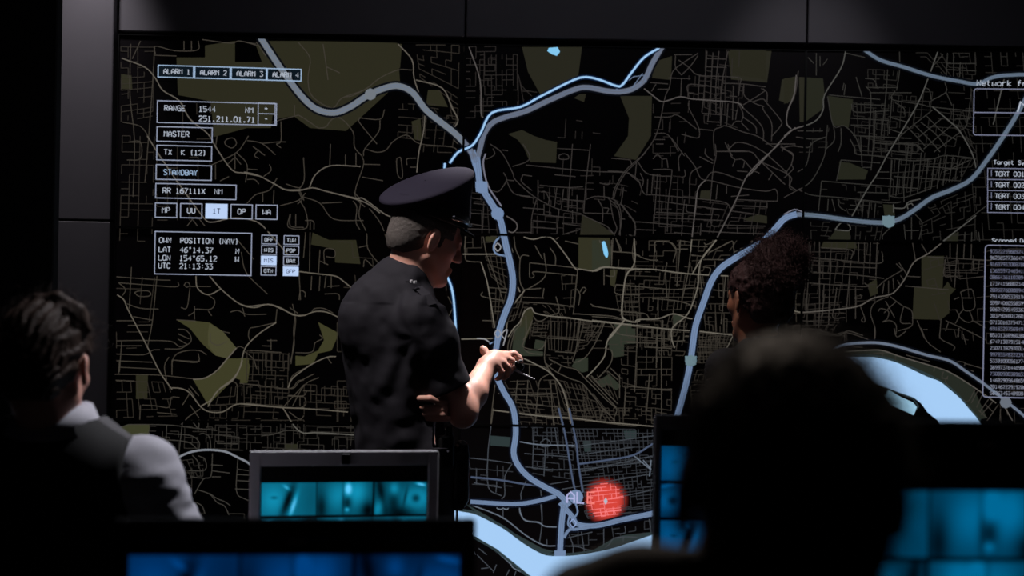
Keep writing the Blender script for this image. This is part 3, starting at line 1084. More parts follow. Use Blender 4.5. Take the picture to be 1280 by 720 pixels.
rd U 440,150 445,200
rd U 380,170 480,165
rd U 530,180 530,215
rd U 600,180 760,225
rd U 790,260 785,290
rd U 850,290 840,330 880,340
rd U 920,220 990,230 990,265 1050,290
rd U 990,235 1110,270
rd U 880,320 870,370 1000,490 1060,410
rd U 1080,415 1035,500
rd U 1110,440 1070,530
rd U 1150,475 1090,560
rd U 1180,490 1100,580
rd U 1215,510 1140,620
rd U 1230,540 1225,620
rd U 1080,545 1140,600
rd U 1130,510 1180,560
md U 1260,530 1310,620
md Z 1200,180 1150,390
rd Z 940,590 1050,540
rd Y 1236,255 1208,276
"""
GR = """
A 60,100 280,100 270,560 60,600 4 14 .3
C 70,0 290,0 270,700 50,700 4 14 .3
C 300,60 660,60 660,560 300,560 5 6 .55
A 290,470 660,470 660,720 290,720 4 3 .6
E 30,80 290,90 230,560 30,560 3 5 .6
F 25,140 370,150 440,380 30,390 10 4 .35
F 250,440 900,450 900,600 250,590 14 4 .4
F 650,290 1120,310 1110,400 650,390 12 2 .35
F 720,190 870,170 860,290 690,300 4 2 .3
F 640,400 1280,400 1280,600 640,600 16 4 .4
F 880,160 1180,180 1180,300 880,300 8 3 .3
E 900,580 1180,600 1180,830 900,830 7 5 .25
G 60,320 330,320 320,690 40,670 9 6 .3
F 1280,160 1900,200 1900,500 1280,480 14 5 .4
G 510,550 710,560 710,700 510,700 5 3 .4
H 370,60 1300,80 1300,240 370,200 18 4 .4
H 100,300 300,270 290,400 190,400 5 5 .4
Y 380,530 560,535 560,600 380,600 10 4 .4
Y 440,540 560,545 560,760 420,760 9 12 .4
Y 150,640 560,645 560,770 150,770 24 9 .4
Y 160,585 240,585 240,650 160,650 6 5 .4
Y 420,400 560,400 560,530 420,530 8 7 .45
Y 420,300 560,310 560,400 430,400 6 5 .6
W 880,60 1100,60 1090,370 900,230 6 7 .35
W 1120,70 1280,70 1270,430 1120,430 5 11 .35
B 840,50 1010,60 1000,300 840,280 5 5 .35
B 1030,130 1230,130 1200,380 1010,380 6 5 .35
B 960,40 1240,80 1235,160 1060,140 6 3 .3
X 0,110 190,110 190,370 0,370 7 10 .25
X 210,290 290,300 190,370 190,210 2 3 .4
X 1130,80 1300,90 1290,480 1120,410 5 9 .35
X 870,440 990,430 990,620 880,620 3 4 .6
X 390,430 600,460 600,720 370,720 5 6 .65
I 130,320 300,340 330,600 120,600 4 5 .4
I 560,360 900,400 900,600 560,600 8 6 .4
I 600,290 910,300 900,450 600,360 8 3 .4
I 920,200 1100,200 1100,380 920,360 3 3 .6
J 250,160 380,160 410,400 290,300 4 5 .1
J 270,370 400,370 340,640 300,640 3 6 .25
J 440,470 540,480 520,560 400,600 5 4 .35
J 560,480 840,500 830,570 680,560 8 3 .4
J 750,290 860,290 840,490 770,490 3 4 .3
J 1110,350 1280,350 1280,600 1150,590 6 7 .15
J 1110,20 1240,20 1240,240 1090,240 3 4 .55
J 680,570 870,580 870,720 680,720 7 1 .05
J 580,600 680,600 660,720 550,720 2 5 .25
J 870,590 1030,600 990,720 860,720 4 5 .3
J 120,30 330,30 330,150 120,150 4 3 .5
K 450,0 690,10 650,210 460,200 9 2 .15
K 340,20 440,20 430,190 320,150 2 5 .35
K 690,20 830,20 700,190 640,200 3 7 .3
K 1050,50 1280,60 1280,440 1040,440 7 10 .4
K 930,110 1050,110 1030,470 940,440 2 11 .3
K 970,460 1280,470 1280,700 970,640 9 7 .4
K 440,230 620,240 610,310 500,290 5 3 .5
K 500,390 680,430 760,650 590,640 7 6 .25
K 680,430 760,500 900,680 700,680 7 6 .25
K 120,410 500,400 560,700 250,640 9 10 .3
K 740,380 850,340 920,540 840,480 3 4 .3
L 520,120 760,120 780,440 520,400 8 11 .35
L 760,130 1280,130 1280,330 800,340 20 9 .15
L 800,350 1270,300 1280,480 840,520 16 8 .18
L 840,520 1280,480 1280,620 860,680 11 6 .2
L 640,0 1280,0 1280,120 660,60 22 5 .3
L 130,340 400,360 400,480 150,470 5 4 .6
L 370,20 640,40 640,120 440,120 8 3 .4
M 740,190 1160,150 1160,190 760,230 9 2 .2
M 660,300 860,290 860,400 660,400 4 3 .5
M 900,270 1150,250 1150,320 920,370 5 3 .4
N 300,370 540,370 500,700 300,700 4 5 .7
N 540,180 770,190 750,340 530,330 6 4 .35
N 640,350 760,350 750,520 640,500 4 3 .4
N 750,250 900,250 890,370 750,360 5 3 .4
O 310,200 590,230 570,600 300,600 7 9 .4
O 590,380 800,400 720,600 570,600 6 5 .45
O 820,380 1060,390 1040,600 740,600 6 5 .45
O 40,220 240,240 180,520 20,400 4 5 .5
O 180,640 550,640 550,860 180,850 8 6 .45
O 560,640 1000,640 800,840 560,850 9 6 .45
Q 220,200 730,230 690,460 210,480 15 9 .3
Q 300,490 640,500 560,720 300,720 11 6 .4
Q 720,600 940,630 900,720 700,720 9 5 .08
Q 700,230 910,240 900,620 760,600 6 8 .35
Q 0,540 300,570 290,720 0,720 5 7 .5
V 770,90 900,90 900,240 780,240 8 8 .06
V 520,0 760,20 700,200 560,200 6 7 .35
V 780,250 900,250 900,400 740,400 6 5 .35
Y 880,380 1060,380 1060,440 880,440 14 5 .2
Y 860,440 1040,440 1060,560 870,560 12 9 .3
Y 860,560 1200,560 1200,770 860,770 22 12 .35
Y 1000,430 1110,500 1150,580 1000,560 9 6 .35
Y 1190,540 1420,540 1420,770 1210,770 15 13 .35
Y 1000,300 1060,300 1040,420 990,420 6 9 .25
R 460,390 700,400 690,640 470,610 9 7 .3
R 560,170 760,180 740,310 560,290 7 4 .35
R 700,340 880,350 860,560 690,560 6 6 .4
R 880,60 1280,60 1280,240 1050,220 10 5 .4
R 100,560 300,560 280,720 100,720 4 5 .5
R 600,640 900,660 900,720 600,720 7 2 .3
R 1000,420 1280,450 1280,720 1200,620 6 6 .4
S 710,150 1280,150 1200,290 700,400 17 5 .25
S 240,310 700,340 700,430 240,400 10 2 .6
S 450,0 860,60 850,150 480,120 9 4 .45
S 180,570 350,580 290,700 180,690 4 4 .4
S 440,590 660,600 640,700 440,700 6 3 .4
S 360,420 660,450 650,530 400,520 8 3 .4
S 900,570 1280,330 1280,700 920,700 9 6 .5
S 960,470 1280,340 1280,500 1000,520 8 4 .5
T 30,180 510,210 500,480 30,520 11 8 .4
T 0,540 300,540 200,700 0,700 8 6 .45
T 130,60 530,70 510,210 130,180 10 3 .35
T 960,180 1240,190 1220,300 960,290 6 4 .35
U 0,30 200,30 150,100 0,150 5 3 .4
Y 1200,60 1420,60 1420,300 1220,300 22 22 .4
Y 1240,300 1420,300 1420,530 1250,530 17 22 .45
Y 1150,330 1240,300 1240,430 1180,420 8 9 .6
Z 830,250 1060,260 1000,560 800,540 7 8 .45
"""
def parse():
    for ln in MAP.strip().split('\n'):
        a = ln.split(); cls, cr_ = a[0], a[1]; ox, oy, s_ = CROPS[cr_]
        pts = [(ox+float(q.split(',')[0])/s_, oy+float(q.split(',')[1])/s_) for q in a[2:]]
        if cls.startswith('pk'): item(1 if cls != 'pk3' else 2, cls, [pts])
        elif cls == 'md': road(pts, 1.3, 'md', 4)
        elif cls == 'hv': road(pts, 2.6, 'hv', 5)
        elif cls == 'hv2': road(pts, 2.2, 'hv2', 5)
        else: road(pts, .95, 'rd', 3)
    for ln in GR.strip().split('\n'):
        a = ln.split(); ox, oy, s_ = CROPS[a[0]]
        q = [(ox+float(t.split(',')[0])/s_, oy+float(t.split(',')[1])/s_) for t in a[1:5]]
        gridfill(q, int(a[5]), int(a[6]), float(a[7]))
parse()
# --- highways, rivers, markers (pixel coordinates on the wall)
highway([(325, 46), (350, 84), (375, 118), (395, 136), (417, 141), (437, 134), (462, 118), (485, 109), (500, 108), (516, 116), (532, 137), (550, 152), (570, 168), (587, 187), (595, 203)], 7.5)
highway([(596, 200), (600, 186), (605, 168), (615, 154), (630, 147), (657, 139), (685, 126), (718, 112), (735, 109.5), (760, 114), (778, 114.5), (793, 110), (806, 99), (815, 80), (828, 58)], 6.5)
item(8, 'hw_line', ribbon([(770, 112), (792, 96), (806, 94), (800, 105)], 1.2)); item(8, 'hw_line', ribbon([(790, 110), (803, 92), (808, 103)], 1.2))
highway([(596, 196), (598, 215), (602, 234), (622, 267), (628, 285), (632, 305), (638, 330), (641, 350), (639, 372), (632, 390), (625, 410), (622, 425)], 7.8, 'hw2')
highway([(622, 425), (619, 447), (621, 470), (630, 490), (640, 507), (644, 525), (644.5, 545), (642, 566), (648, 582), (662, 597), (682, 609), (699, 618), (712, 632)], 6.9, 'hw2')
road([(587, 187), (592, 205), (599, 225)], 3, 'hw2', 6); road([(606, 235), (618, 258)], 1.6, 'hw2', 6, False); road([(607, 192), (604, 205), (610, 232), (627, 258)], 1.8, 'hv', 6)
road([(593, 187), (600, 212), (596, 232)], 1.5, 'hw2', 6)
highway([(588, 627), (640, 630), (668, 627), (695, 620)], 5, 'hw2')
highway([(705, 630), (702, 655), (700, 690)], 7, 'hw2')
highway([(700, 628), (715, 645), (722, 655), (745, 657), (780, 649), (818, 641)], 6, 'hw2')
highway([(705, 672), (712, 662), (730, 660), (818, 643)], 3.5, 'hw2')
highway([(818, 641), (850, 634), (900, 618), (960, 600), (1100, 590)], 6, 'hw2')
road([(713, 640), (710, 655), (716, 662)], 2, 'hw2', 6); road([(718, 625), (722, 640), (715, 650)], 2, 'hw2', 6)
highway([(845, 525), (851, 505), (858, 478), (863, 452), (866, 430), (870, 405), (880, 376), (889, 352), (900, 336), (915, 325), (935, 313), (953, 302), (968, 287), (981, 273), (996, 267.5)], 7.5, 'hw2')
highway([(996, 268), (1020, 269.5), (1060, 275), (1090, 278), (1111, 278), (1128, 272), (1145, 261), (1165, 247), (1190, 237), (1214, 224), (1235, 198), (1255, 169), (1270, 145), (1290, 110), (1320, 70)], 5.6, 'hwd')
highway([(1080, 62), (1100, 75), (1130, 84), (1165, 95), (1200, 102), (1222, 105), (1240, 97), (1262, 94), (1300, 96), (1400, 120)], 4.6, 'hwd')
highway([(1035, 439), (1056, 431), (1082, 428.5), (1101, 429), (1125, 434), (1159, 444), (1187, 451), (1207, 464), (1230, 480), (1254, 499), (1285, 525), (1310, 560)], 3.4)
road([(980, 268), (993, 262), (1006, 266)], 1.4, 'hv', 7)
for x, y, r, c in ((463, 118, 7.5, 'hw'), (602, 234, 7.8, 'hw2'), (622, 267, 8, 'hw2'), (1111, 277, 8, 'node'), (863.5, 451, 7.5, 'node'), (1257, 503, 7.5, 'hw'), (720, 621, 9, 'hw2')):
    item(9, c, [disc(x, y, r, 8 if c != 'hw2' else 12)])
item(9, 'hw2', [[(594, 227), (609, 227), (610, 240), (595, 240)]]); item(9, 'node', [[(856, 445), (871, 445), (870, 456), (857, 456)], [(1103, 270), (1118, 270), (1118, 281), (1103, 281)]])
item(9, 'hw2', [[(693, 688), (707, 688), (707, 695), (693, 695)]])
item(5, 'hw2', ribbon(smooth([(628, 294), (620, 301), (617, 309), (620, 317), (632, 320)]), 2.2)); item(5, 'hw2', ribbon(smooth([(628, 418), (621, 425), (612, 430)]), 1.6))
for cx, cy in ((622, 309), (622, 417), (716, 654)): 
    item(8, 'hv', ribbon(smooth([(cx-4, cy), (cx, cy-5), (cx+4, cy), (cx, cy+5), (cx-4, cy)]), 1.3))
item(8, 'hv', ribbon(smooth([(632, 425), (627, 418), (634, 412), (629, 432)]), 1.3)); item(8, 'hv', ribbon(smooth([(612, 428), (606, 424), (596, 423)]), 1.3))
# water
RT = smooth([(520, 642), (556, 637), (580, 640), (594, 643), (611, 651), (631, 662), (651, 677), (667, 687), (682, 694), (700, 695), (722, 694), (751, 689), (768, 685), (780, 681), (817, 668), (860, 655), (920, 645), (1000, 650)], 3)
RB = [(1000, 700), (940, 735), (880, 745), (800, 748), (720, 745), (690, 735), (662, 719), (641, 702), (621, 686), (595, 671), (560, 655), (520, 652)]
item(7, 'water', [RT+RB])
item(6, 'bank', ribbon(RT, 7)); item(6, 'bank', ribbon(smooth(RB), 7))
item(7, 'water', [smooth([(1020, 452), (1048, 447), (1082, 446.5), (1095, 447), (1117, 452), (1136, 460), (1159, 471), (1174, 476.5), (1185, 485), (1200, 498), (1211, 511), (1224, 527), (1240, 560), (1250, 620), (1255, 760)], 3)+[(1210, 760), (1205, 640), (1190, 570), (1172, 526), (1159, 515), (1151, 504), (1142, 497), (1116, 488), (1102, 483), (1080, 474), (1050, 464)]])
item(8, 'water2', [[(1110, 487), (1105, 496), (1112, 506), (1142, 519), (1146, 509), (1141, 503), (1125, 496)]])
item(8, 'bank', ribbon([(1115, 488.5), (1130, 494), (1141, 498), (1148, 508), (1146, 512)], 1.6))
item(6, 'bank', ribbon(smooth([(1030, 452), (1048, 447), (1095, 447), (1136, 460), (1185, 485), (1224, 527)]), 6))
wl = smooth([(562, 204), (573, 190), (590, 182), (601, 166), (615, 141), (650, 134), (675, 121), (715, 101), (732, 96.5), (750, 100), (770, 107.5), (778, 106), (790, 90), (805, 72), (824, 60)])
item(9, 'wline_h', ribbon(wl, 6)); item(10, 'wline', ribbon(wl, 2.6))
wl = smooth([(556, 204), (553, 240), (550, 280), (556, 336), (564, 358), (568, 385), (571, 445), (571, 485)])
item(9, 'wline_h', ribbon(wl, 6)); item(10, 'wline', ribbon(wl, 2.6))
item(10, 'pond', [[(686, 60), (697, 59), (700, 65), (696, 70), (690, 68), (684, 64)], smooth([(752, 303), (756, 302), (760, 315), (759, 322), (755, 318), (752, 303)], 3)])
# ---------------------------------------------- stroke lettering
G = {'A': '0,0 0,4 2,6 4,4 4,0;0,2.4 4,2.4', 'B': '0,0 0,6 3,6 4,5 4,4 3,3 0,3;3,3 4,2 4,1 3,0 0,0', 'C': '4,5 3,6 1,6 0,5 0,1 1,0 3,0 4,1', 'D': '0,0 0,6 2.5,6 4,4.5 4,1.5 2.5,0 0,0',
 'E': '4,6 0,6 0,0 4,0;0,3 3,3', 'F': '4,6 0,6 0,0;0,3 3,3', 'G': '4,5 3,6 1,6 0,5 0,1 1,0 4,0 4,3 2,3', 'I': '1,6 3,6;2,6 2,0;1,0 3,0', 'K': '0,0 0,6;4,6 0,3 4,0', 'L': '0,6 0,0 4,0',
 'M': '0,0 0,6 2,4 4,6 4,0', 'N': '0,0 0,6 4,0 4,6', 'O': '1,0 0,1 0,5 1,6 3,6 4,5 4,1 3,0 1,0', 'P': '0,0 0,6 3,6 4,5 4,4 3,3 0,3', 'R': '0,0 0,6 3,6 4,5 4,4 3,3 0,3;2,3 4,0',
 'S': '4,5 3,6 1,6 0,5 0,4 4,2 4,1 3,0 1,0 0,1', 'T': '0,6 4,6;2,6 2,0', 'U': '0,6 0,1 1,0 3,0 4,1 4,6', 'V': '0,6 2,0 4,6', 'W': '0,6 0,0 2,2 4,0 4,6', 'X': '0,0 4,6;0,6 4,0', 'Y': '0,6 2,3 4,6;2,3 2,0',
 '0': '1,0 0,1 0,5 1,6 3,6 4,5 4,1 3,0 1,0', '1': '1,5 2,6 2,0;.5,0 3.5,0', '2': '0,5 1,6 3,6 4,5 4,4 0,0 4,0', '3': '0,6 4,6 2,3.5 4,2.5 4,1 3,0 0,0', '4': '3,0 3,6 0,2 4,2', '5': '4,6 0,6 0,3.5 3,3.5 4,2.5 4,1 3,0 0,0',
 '6': '4,6 1,5 0,3 0,1 1,0 3,0 4,1 4,2.5 3,3.2 0,3', '7': '0,6 4,6 1,0', '8': '1,3 0,4 0,5 1,6 3,6 4,5 4,4 3,3 1,3 0,2 0,1 1,0 3,0 4,1 4,2 3,3', '9': '4,3 1,3 0,4 0,5 1,6 3,6 4,5 4,3 3,0 1,0',
 '.': '1.6,0 2.4,0 2.4,.7 1.6,.7 1.6,0', ':': '2,1 2,1.8;2,4 2,4.8', '(': '3,6.5 2,5 2,1 3,-.5', ')': '1,6.5 2,5 2,1 1,-.5', '+': '2,1 2,5;0,3 4,3', '-': '.5,3 3.5,3', '`': '1.3,6 2.7,6 2.7,4.6 1.3,4.6 1.3,6',
 'e': '0,2 4,2 4,3.5 3,4 1,4 0,3 0,1 1,0 3.5,0', 't': '1,6 1,1 2,0 3,0;0,4 3,4', 'w': '0,4 0,0 2,1.5 4,0 4,4', 'o': '1,0 0,1 0,3 1,4 3,4 4,3 4,1 3,0 1,0', 'r': '0,0 0,4;0,2.5 1.5,4 3.5,4', 'k': '0,0 0,6;3.5,4 0,2 3.5,0',
 'f': '1,0 1,5 2,6 3,6;0,3.5 3,3.5', 'a': '4,0 4,4 1,4 0,3 0,1 1,0 4,1', 'g': '4,4 1,4 0,3 0,1 1,0 4,0;4,4 4,-1 3,-2 0,-2', 'y': '0,4 2,0;4,4 1,-2', 's': '4,4 1,4 0,3 4,1 3,0 0,0', 'c': '4,4 1,4 0,3 0,1 1,0 4,0', 'n': '0,0 0,4;0,3 2,4 4,3 4,0', 'd': '4,6 4,0 1,0 0,1 0,3 1,4 4,4'}
PLANE_ITEMS = []   # (column, layer, cls, polys in plane coords)
def plot(c, layer, cls, polys): PLANE_ITEMS.append((c, layer, cls, polys))
def text(c, px, py, s, adv, h, cls='ui', wd=1.0, slant=0):
    """px,py = upper-left pixel of text on the wall"""
    u0, z0 = toplane(c, px, py); k = PXM*.99; z0 -= h*k
    for i, ch in enumerate(s):
        if ch not in G: continue
        for st in G[ch].split(';'):
            pts = [tuple(map(float, q.split(','))) for q in st.split()]
            pts = [(u0+(i*adv+(a*adv*.72/4)+slant*b_)*k, z0+b_*h/6*k) for a, b_ in pts]
            plot(c, 13, cls, ribbon(pts, wd*k))
def uibox(c, x0, y0, w_, h_, cls='ui', wd=1.1, fill=None, r=0):
    u0, z0 = toplane(c, x0, y0); k = PXM*.99; u1 = u0+w_*k; z1 = z0-h_*k
    if r:
        r *= k; pts = []
        for cx, cz, a0 in ((u1-r, z0-r, 0), (u0+r, z0-r, 90), (u0+r, z1+r, 180), (u1-r, z1+r, 270)):
            pts += [(cx+r*math.cos(math.radians(a0+t)), cz+r*math.sin(math.radians(a0+t))) for t in (0, 30, 60, 90)]
        pts.append(pts[0])
    else: pts = [(u0, z0), (u1, z0), (u1, z1), (u0, z1), (u0, z0)]
    if fill: plot(c, 11 if fill == 'uifill' else 2.7, fill, [pts[:-1]])
    hw = wd*k/2
    if r: plot(c, 12, cls, ribbon(pts, wd*k))
    else:
        for a, b_ in zip(pts[:-1], pts[1:]):
            x_0, x_1 = sorted((a[0], b_[0])); z_0, z_1 = sorted((a[1], b_[1]))
            plot(c, 12, cls, [[(x_0-hw, z_0-hw), (x_1+hw, z_0-hw), (x_1+hw, z_1+hw), (x_0-hw, z_1+hw)]])
for i, x in enumerate((198, 243.8, 289.3, 334.3)):
    uibox(0, x, 81.7+i*1.35, 43.5 if i < 3 else 42, 14.6, 'uib', 1.2, 'uidark'); text(0, x+7, 86.2+i*1.35, 'ALARM %d' % (i+1), 4.75, 6, 'uit')
uibox(0, 197, 126, 147, 27, 'ui'); uibox(0, 323, 128.8, 21, 13.2, 'ui', 1.0); uibox(0, 322.9, 142, 21, 13.6, 'ui', 1.0)
text(0, 206, 131.8, 'RANGE', 5.3, 6.4, 'uit'); text(0, 249, 133, '1544', 5.4, 6.4, 'uit'); text(0, 307, 134.5, 'NM', 5.3, 6.4, 'uit'); text(0, 249, 145, '251.211.01.71', 5.4, 6.4, 'uit', 1.2)
text(0, 331, 133.5, '+', 5, 4.6, 'uit'); text(0, 331, 146.5, '-', 5, 4.6, 'uit')
uibox(0, 196.5, 158.3, 68, 18.2); text(0, 205.5, 164, 'MASTER', 5.3, 6.4, 'uit')
uibox(0, 196.3, 181.6, 67.5, 18.2); text(0, 205.5, 187, 'TX  K (12)', 5.3, 6.2, 'uit')
uibox(0, 195.5, 205.8, 68, 18.2); text(0, 205, 212, 'STANDBAY', 5.3, 6.4, 'uib')
uibox(0, 195, 229.3, 99, 18); text(0, 204, 235, 'RR 167111X  NM', 5.3, 6.2, 'uit')
for i, (x, s) in enumerate(((194.5, 'MP'), (226, 'UU'), (257.6, '1T'), (289, 'OP'), (320.3, 'WA'))):
    uibox(0, x, 253.8+i*.6, 26.3, 17.6, 'ui' if i != 2 else 'uifill', 1.1, 'uifill' if i == 2 else None); text(0, x+8.5, 259.5+i*.6, s, 5.4, 6.2, 'uit' if i != 2 else 'uink')
uibox(0, 194.2, 289.3, 119, 52.8, 'ui')
text(0, 199.5, 297, 'OWN  POSITION (NAV)', 5.2, 6.2, 'uit'); text(0, 199, 308.6, 'LAT  46`14.37', 5.2, 6.2, 'uit'); text(0, 295, 311, 'N', 5.2, 6.2, 'uit')
text(0, 198.5, 319, 'LON  154`65.12', 5.2, 6.2, 'uit'); text(0, 294.5, 321, 'W', 5.2, 6.2, 'uit'); text(0, 198.5, 328.8, 'UTC  21:13:33', 5.2, 6.2, 'uit')
for cx, y0, names, f in ((327.5, 294, ('OFF', 'WIS', 'MIS', 'GTN'), 2), (355.3, 294.6, ('TUN', 'POP', 'BAX', 'GFP'), 3)):
    for i, s in enumerate(names):
        x, y = cx-i*.3, y0+13*i
        uibox(0, x, y, 18.4, 10.8, 'ui' if i != f else 'uifill', 1.0, 'uifill' if i == f else None); text(0, x+3.6, y+3.4, s, 3.9, 4.2, 'uit' if i != f else 'uink', .8)
text(2, 1221, 100.5, 'Network fr', 6.3, 6.6, 'uit'); uibox(2, 1217.5, 111, 160, 58, 'ui2', 1.1, None, 3); uibox(2, 1217.5, 140.5, 160, .3, 'ui2', .9)
text(2, 1272, 127, 'M', 13, 13, 'uit', 2, .6)
text(2, 1242, 200.5, 'Target Sys', 4.3, 5, 'uit', .8)
for i in range(4): uibox(2, 1234.5, 210.4+i*13.8, 140, 13.8, 'ui2', .9); text(2, 1243.8, 214.6+i*13.8, 'TGRT 00%d' % (i+1), 4.6, 5.6, 'uit', .8); uibox(2, 1239, 213+i*13.8, .2, 7, 'ui2', .6)
text(2, 1240, 298, 'Scanned Da', 4.3, 5, 'uit', .8)
uibox(2, 1231.5, 306.5, 150, 190, 'ui2', 1.4, None, 4)
for i in range(23): text(2, 1237.5, 312+i*8.05, ''.join(random.choice('0123456789') for _ in range(14)), 3.15, 4.2, 'uidim' if random.random() < .6 else 'ui2', .5)
text(1, 709, 614.5, 'AL', 12.5, 14, 'uilav', 2.2); text(1, 734.5, 615, 'E', 12.5, 14, 'red', 2.2)
item(12, 'uit', [[(757, 621), (759.5, 626.5), (757, 631), (754.5, 626.5)]])
# ---------------------------------------------- per-panel colours (viewing-angle brightness falloff and tint put into the gains)
BASE = dict(mn=(48, 45, 41), rd=(64, 61, 56), md=(96, 93, 87), hv=(130, 133, 142), hv2=(72, 84, 108), hw=(112, 122, 134), hw2=(112, 134, 168), hwd=(108, 122, 134), hw_line=(100, 116, 142), node=(104, 128, 138), halo=(8, 11, 18),
 pk=(43, 43, 31), pkg=(40, 45, 38), pk2=(60, 61, 40), pk3=(70, 71, 50), water=(166, 205, 246), water2=(168, 216, 244), bank=(44, 58, 62), wline=(158, 200, 240), wline_h=(12, 32, 60), pond=(130, 200, 240),
 ui=(150, 158, 180), uib=(158, 184, 214), ui2=(122, 126, 150), uit=(178, 186, 200), uidark=(12, 22, 30), uifill=(186, 208, 244), uink=(30, 44, 84), uidim=(150, 154, 172), uilav=(176, 178, 222), red=(246, 128, 120), rdg=(232, 104, 88))
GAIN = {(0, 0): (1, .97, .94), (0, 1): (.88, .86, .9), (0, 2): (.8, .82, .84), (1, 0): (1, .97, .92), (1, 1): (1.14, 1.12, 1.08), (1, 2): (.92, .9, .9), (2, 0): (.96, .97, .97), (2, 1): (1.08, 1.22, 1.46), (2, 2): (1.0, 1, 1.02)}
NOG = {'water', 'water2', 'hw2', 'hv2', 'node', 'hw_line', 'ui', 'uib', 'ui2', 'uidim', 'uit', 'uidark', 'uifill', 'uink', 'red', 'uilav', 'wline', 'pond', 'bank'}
def clip(poly, x0, x1, z0, z1):
    for ax, lim, sg in ((0, x0, 1), (0, x1, -1), (1, z0, 1), (1, z1, -1)):
        out = []
        for i in range(len(poly)):
            a, b_ = poly[i-1], poly[i]; da, db = (a[ax]-lim)*sg, (b_[ax]-lim)*sg
            if (da < 0) != (db < 0):
                t = da/(da-db); out.append((a[0]+(b_[0]-a[0])*t, a[1]+(b_[1]-a[1])*t))
            if db >= 0: out.append(b_)
        poly = out
        if len(poly) < 3: return None
    return poly
SCREEN = mat('dark_screen_glass', (26, 22, 25), .38, noise=.05, spec=.3)
PDESC = {(0, 0): 'top left wall display panel with the alarm, range and position boxes', (0, 1): 'top middle wall display panel with a small blue lake and thin bending river',
 (0, 2): 'top right wall display panel with Network and Target boxes along its edge', (1, 0): 'middle row wall display panel left of the officer, two olive parks on a dark map',
 (1, 1): 'central wall display panel beside the officer, thick blue highway running down its left side', (1, 2): 'middle row wall display panel with a wide blue bay and scanned data list',
 (2, 0): 'bottom left wall display panel with a pale arc road behind the silver monitor', (2, 1): 'bottom middle wall display panel with red alert glow above a wide blue river', (2, 2): 'bottom right wall display panel behind the near black monitor at the right edge'}
CI = {c: toplane_all for c, toplane_all in ()}
conv = {c: [] for c in range(3)}
for c in range(3):
    for layer, cls, polys in ITEMS:
        for poly in polys:
            if c == 1 and cls in ('mn', 'rd', 'md') and math.hypot(sum(q[0] for q in poly)/len(poly)-757, sum(q[1] for q in poly)/len(poly)-626) < 22:
                conv[c].append((layer, 'rdg', [toplane(c, q[0], q[1]) for q in poly])); continue
            conv[c].append((layer, cls, [toplane(c, q[0], q[1]) for q in poly]))
    for cc, layer, cls, polys in PLANE_ITEMS:
        if cc == c:
            for poly in polys: conv[c].append((layer, cls, poly))
BZ = .0035
glow_mat = emit_attr('alert_glow')
for c in range(3):
    a, d, n, W = CPL[c]
    for r in range(3):
        z1, z0 = ROWZ[r], ROWZ[r+1]
        root = empty('display_panel', tuple(a+d*W/2+np.array([0, 0, z0])))
        tag(root, PDESC[(r, c)], 'display panel', 'display panels of the video wall')
        R = np.stack([d, -n, np.array([0, 0, 1.0])], 1)
        hb = MB(); cen = a+d*W/2+np.array([0, 0, (z0+z1)/2])
        hb.box(cen-n*.045, (W/2-.001, .04, (z1-z0)/2-.001), R)
        for sx in (-1, 1): hb.box(cen+d*sx*(W/2-BZ/2-.001)-n*.0005, (BZ/2, .0055, (z1-z0)/2-.001), R)
        for sz in (-1, 1): hb.box(cen+np.array([0, 0, sz*((z1-z0)/2-BZ/2-.001)])-n*.0005, (W/2-.001, .0055, BZ/2), R)
        hb.build('housing', M['bezel'], root)
        x0, x1, y0, y1 = BZ+.001, W-BZ-.001, z0+BZ+.001, z1-BZ-.001
        mats = [SCREEN, glow_mat]; mi = {}
        pb = MB(); pb.flat = True
        def tow(p, lay): return tuple(a+d*p[0]+np.array([0, 0, p[1]])+n*(.0003*lay))
        pb.add([tow(q, 0) for q in ((x0, y0), (x1, y0), (x1, y1), (x0, y1))], [(0, 1, 2, 3)], 0)
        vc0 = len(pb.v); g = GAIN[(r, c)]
        for layer, cls, poly in conv[c]:
            q = clip(poly, x0, x1, y0, y1)
            if q is None: continue
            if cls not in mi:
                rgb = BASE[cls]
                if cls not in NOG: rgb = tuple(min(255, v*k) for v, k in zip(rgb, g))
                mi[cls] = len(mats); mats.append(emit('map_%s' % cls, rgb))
            area = sum(q[i-1][0]*q[i][1]-q[i][0]*q[i-1][1] for i in range(len(q)))
            if area < 0: q = q[::-1]
            pb.add([tow(p, layer) for p in q], [tuple(range(len(q)))], mi[cls])
        glow = None
        if (r, c) == (2, 1):
            cu, cz = toplane(1, 757, 626); k = PXM; rings = 26; seg = 72; vs = []; cols = []
            for i in range(rings+1):
                rr = 32.5*i/rings
                f = max(0, min(1, (32-rr)/17)); f = f*f*(3-2*f)
                for j in range(seg):
                    t = 2*PI*j/seg; wob = 1+.03*math.sin(3*t+1)
                    vs.append(tow((cu+rr*k*wob*math.cos(t)*.92, cz+rr*k*wob*math.sin(t)), 2.5)); cols.append((lin(216)*f, lin(68)*f, lin(58)*f))
            fs = [(i*seg+j, (i+1)*seg+j, (i+1)*seg+(j+1) % seg, i*seg+(j+1) % seg) for i in range(rings) for j in range(seg)]
            glow = (len(pb.v), cols); pb.add(vs, fs, 1)
        po = pb.build('picture', mats, root)
        if glow:
            ca = po.data.color_attributes.new('Col', 'FLOAT_COLOR', 'POINT'); arr = np.zeros((len(pb.v), 4), np.float32); arr[:, 3] = 1
            arr[glow[0]:glow[0]+len(glow[1]), :3] = glow[1]; ca.data.foreach_set('color', arr.ravel())

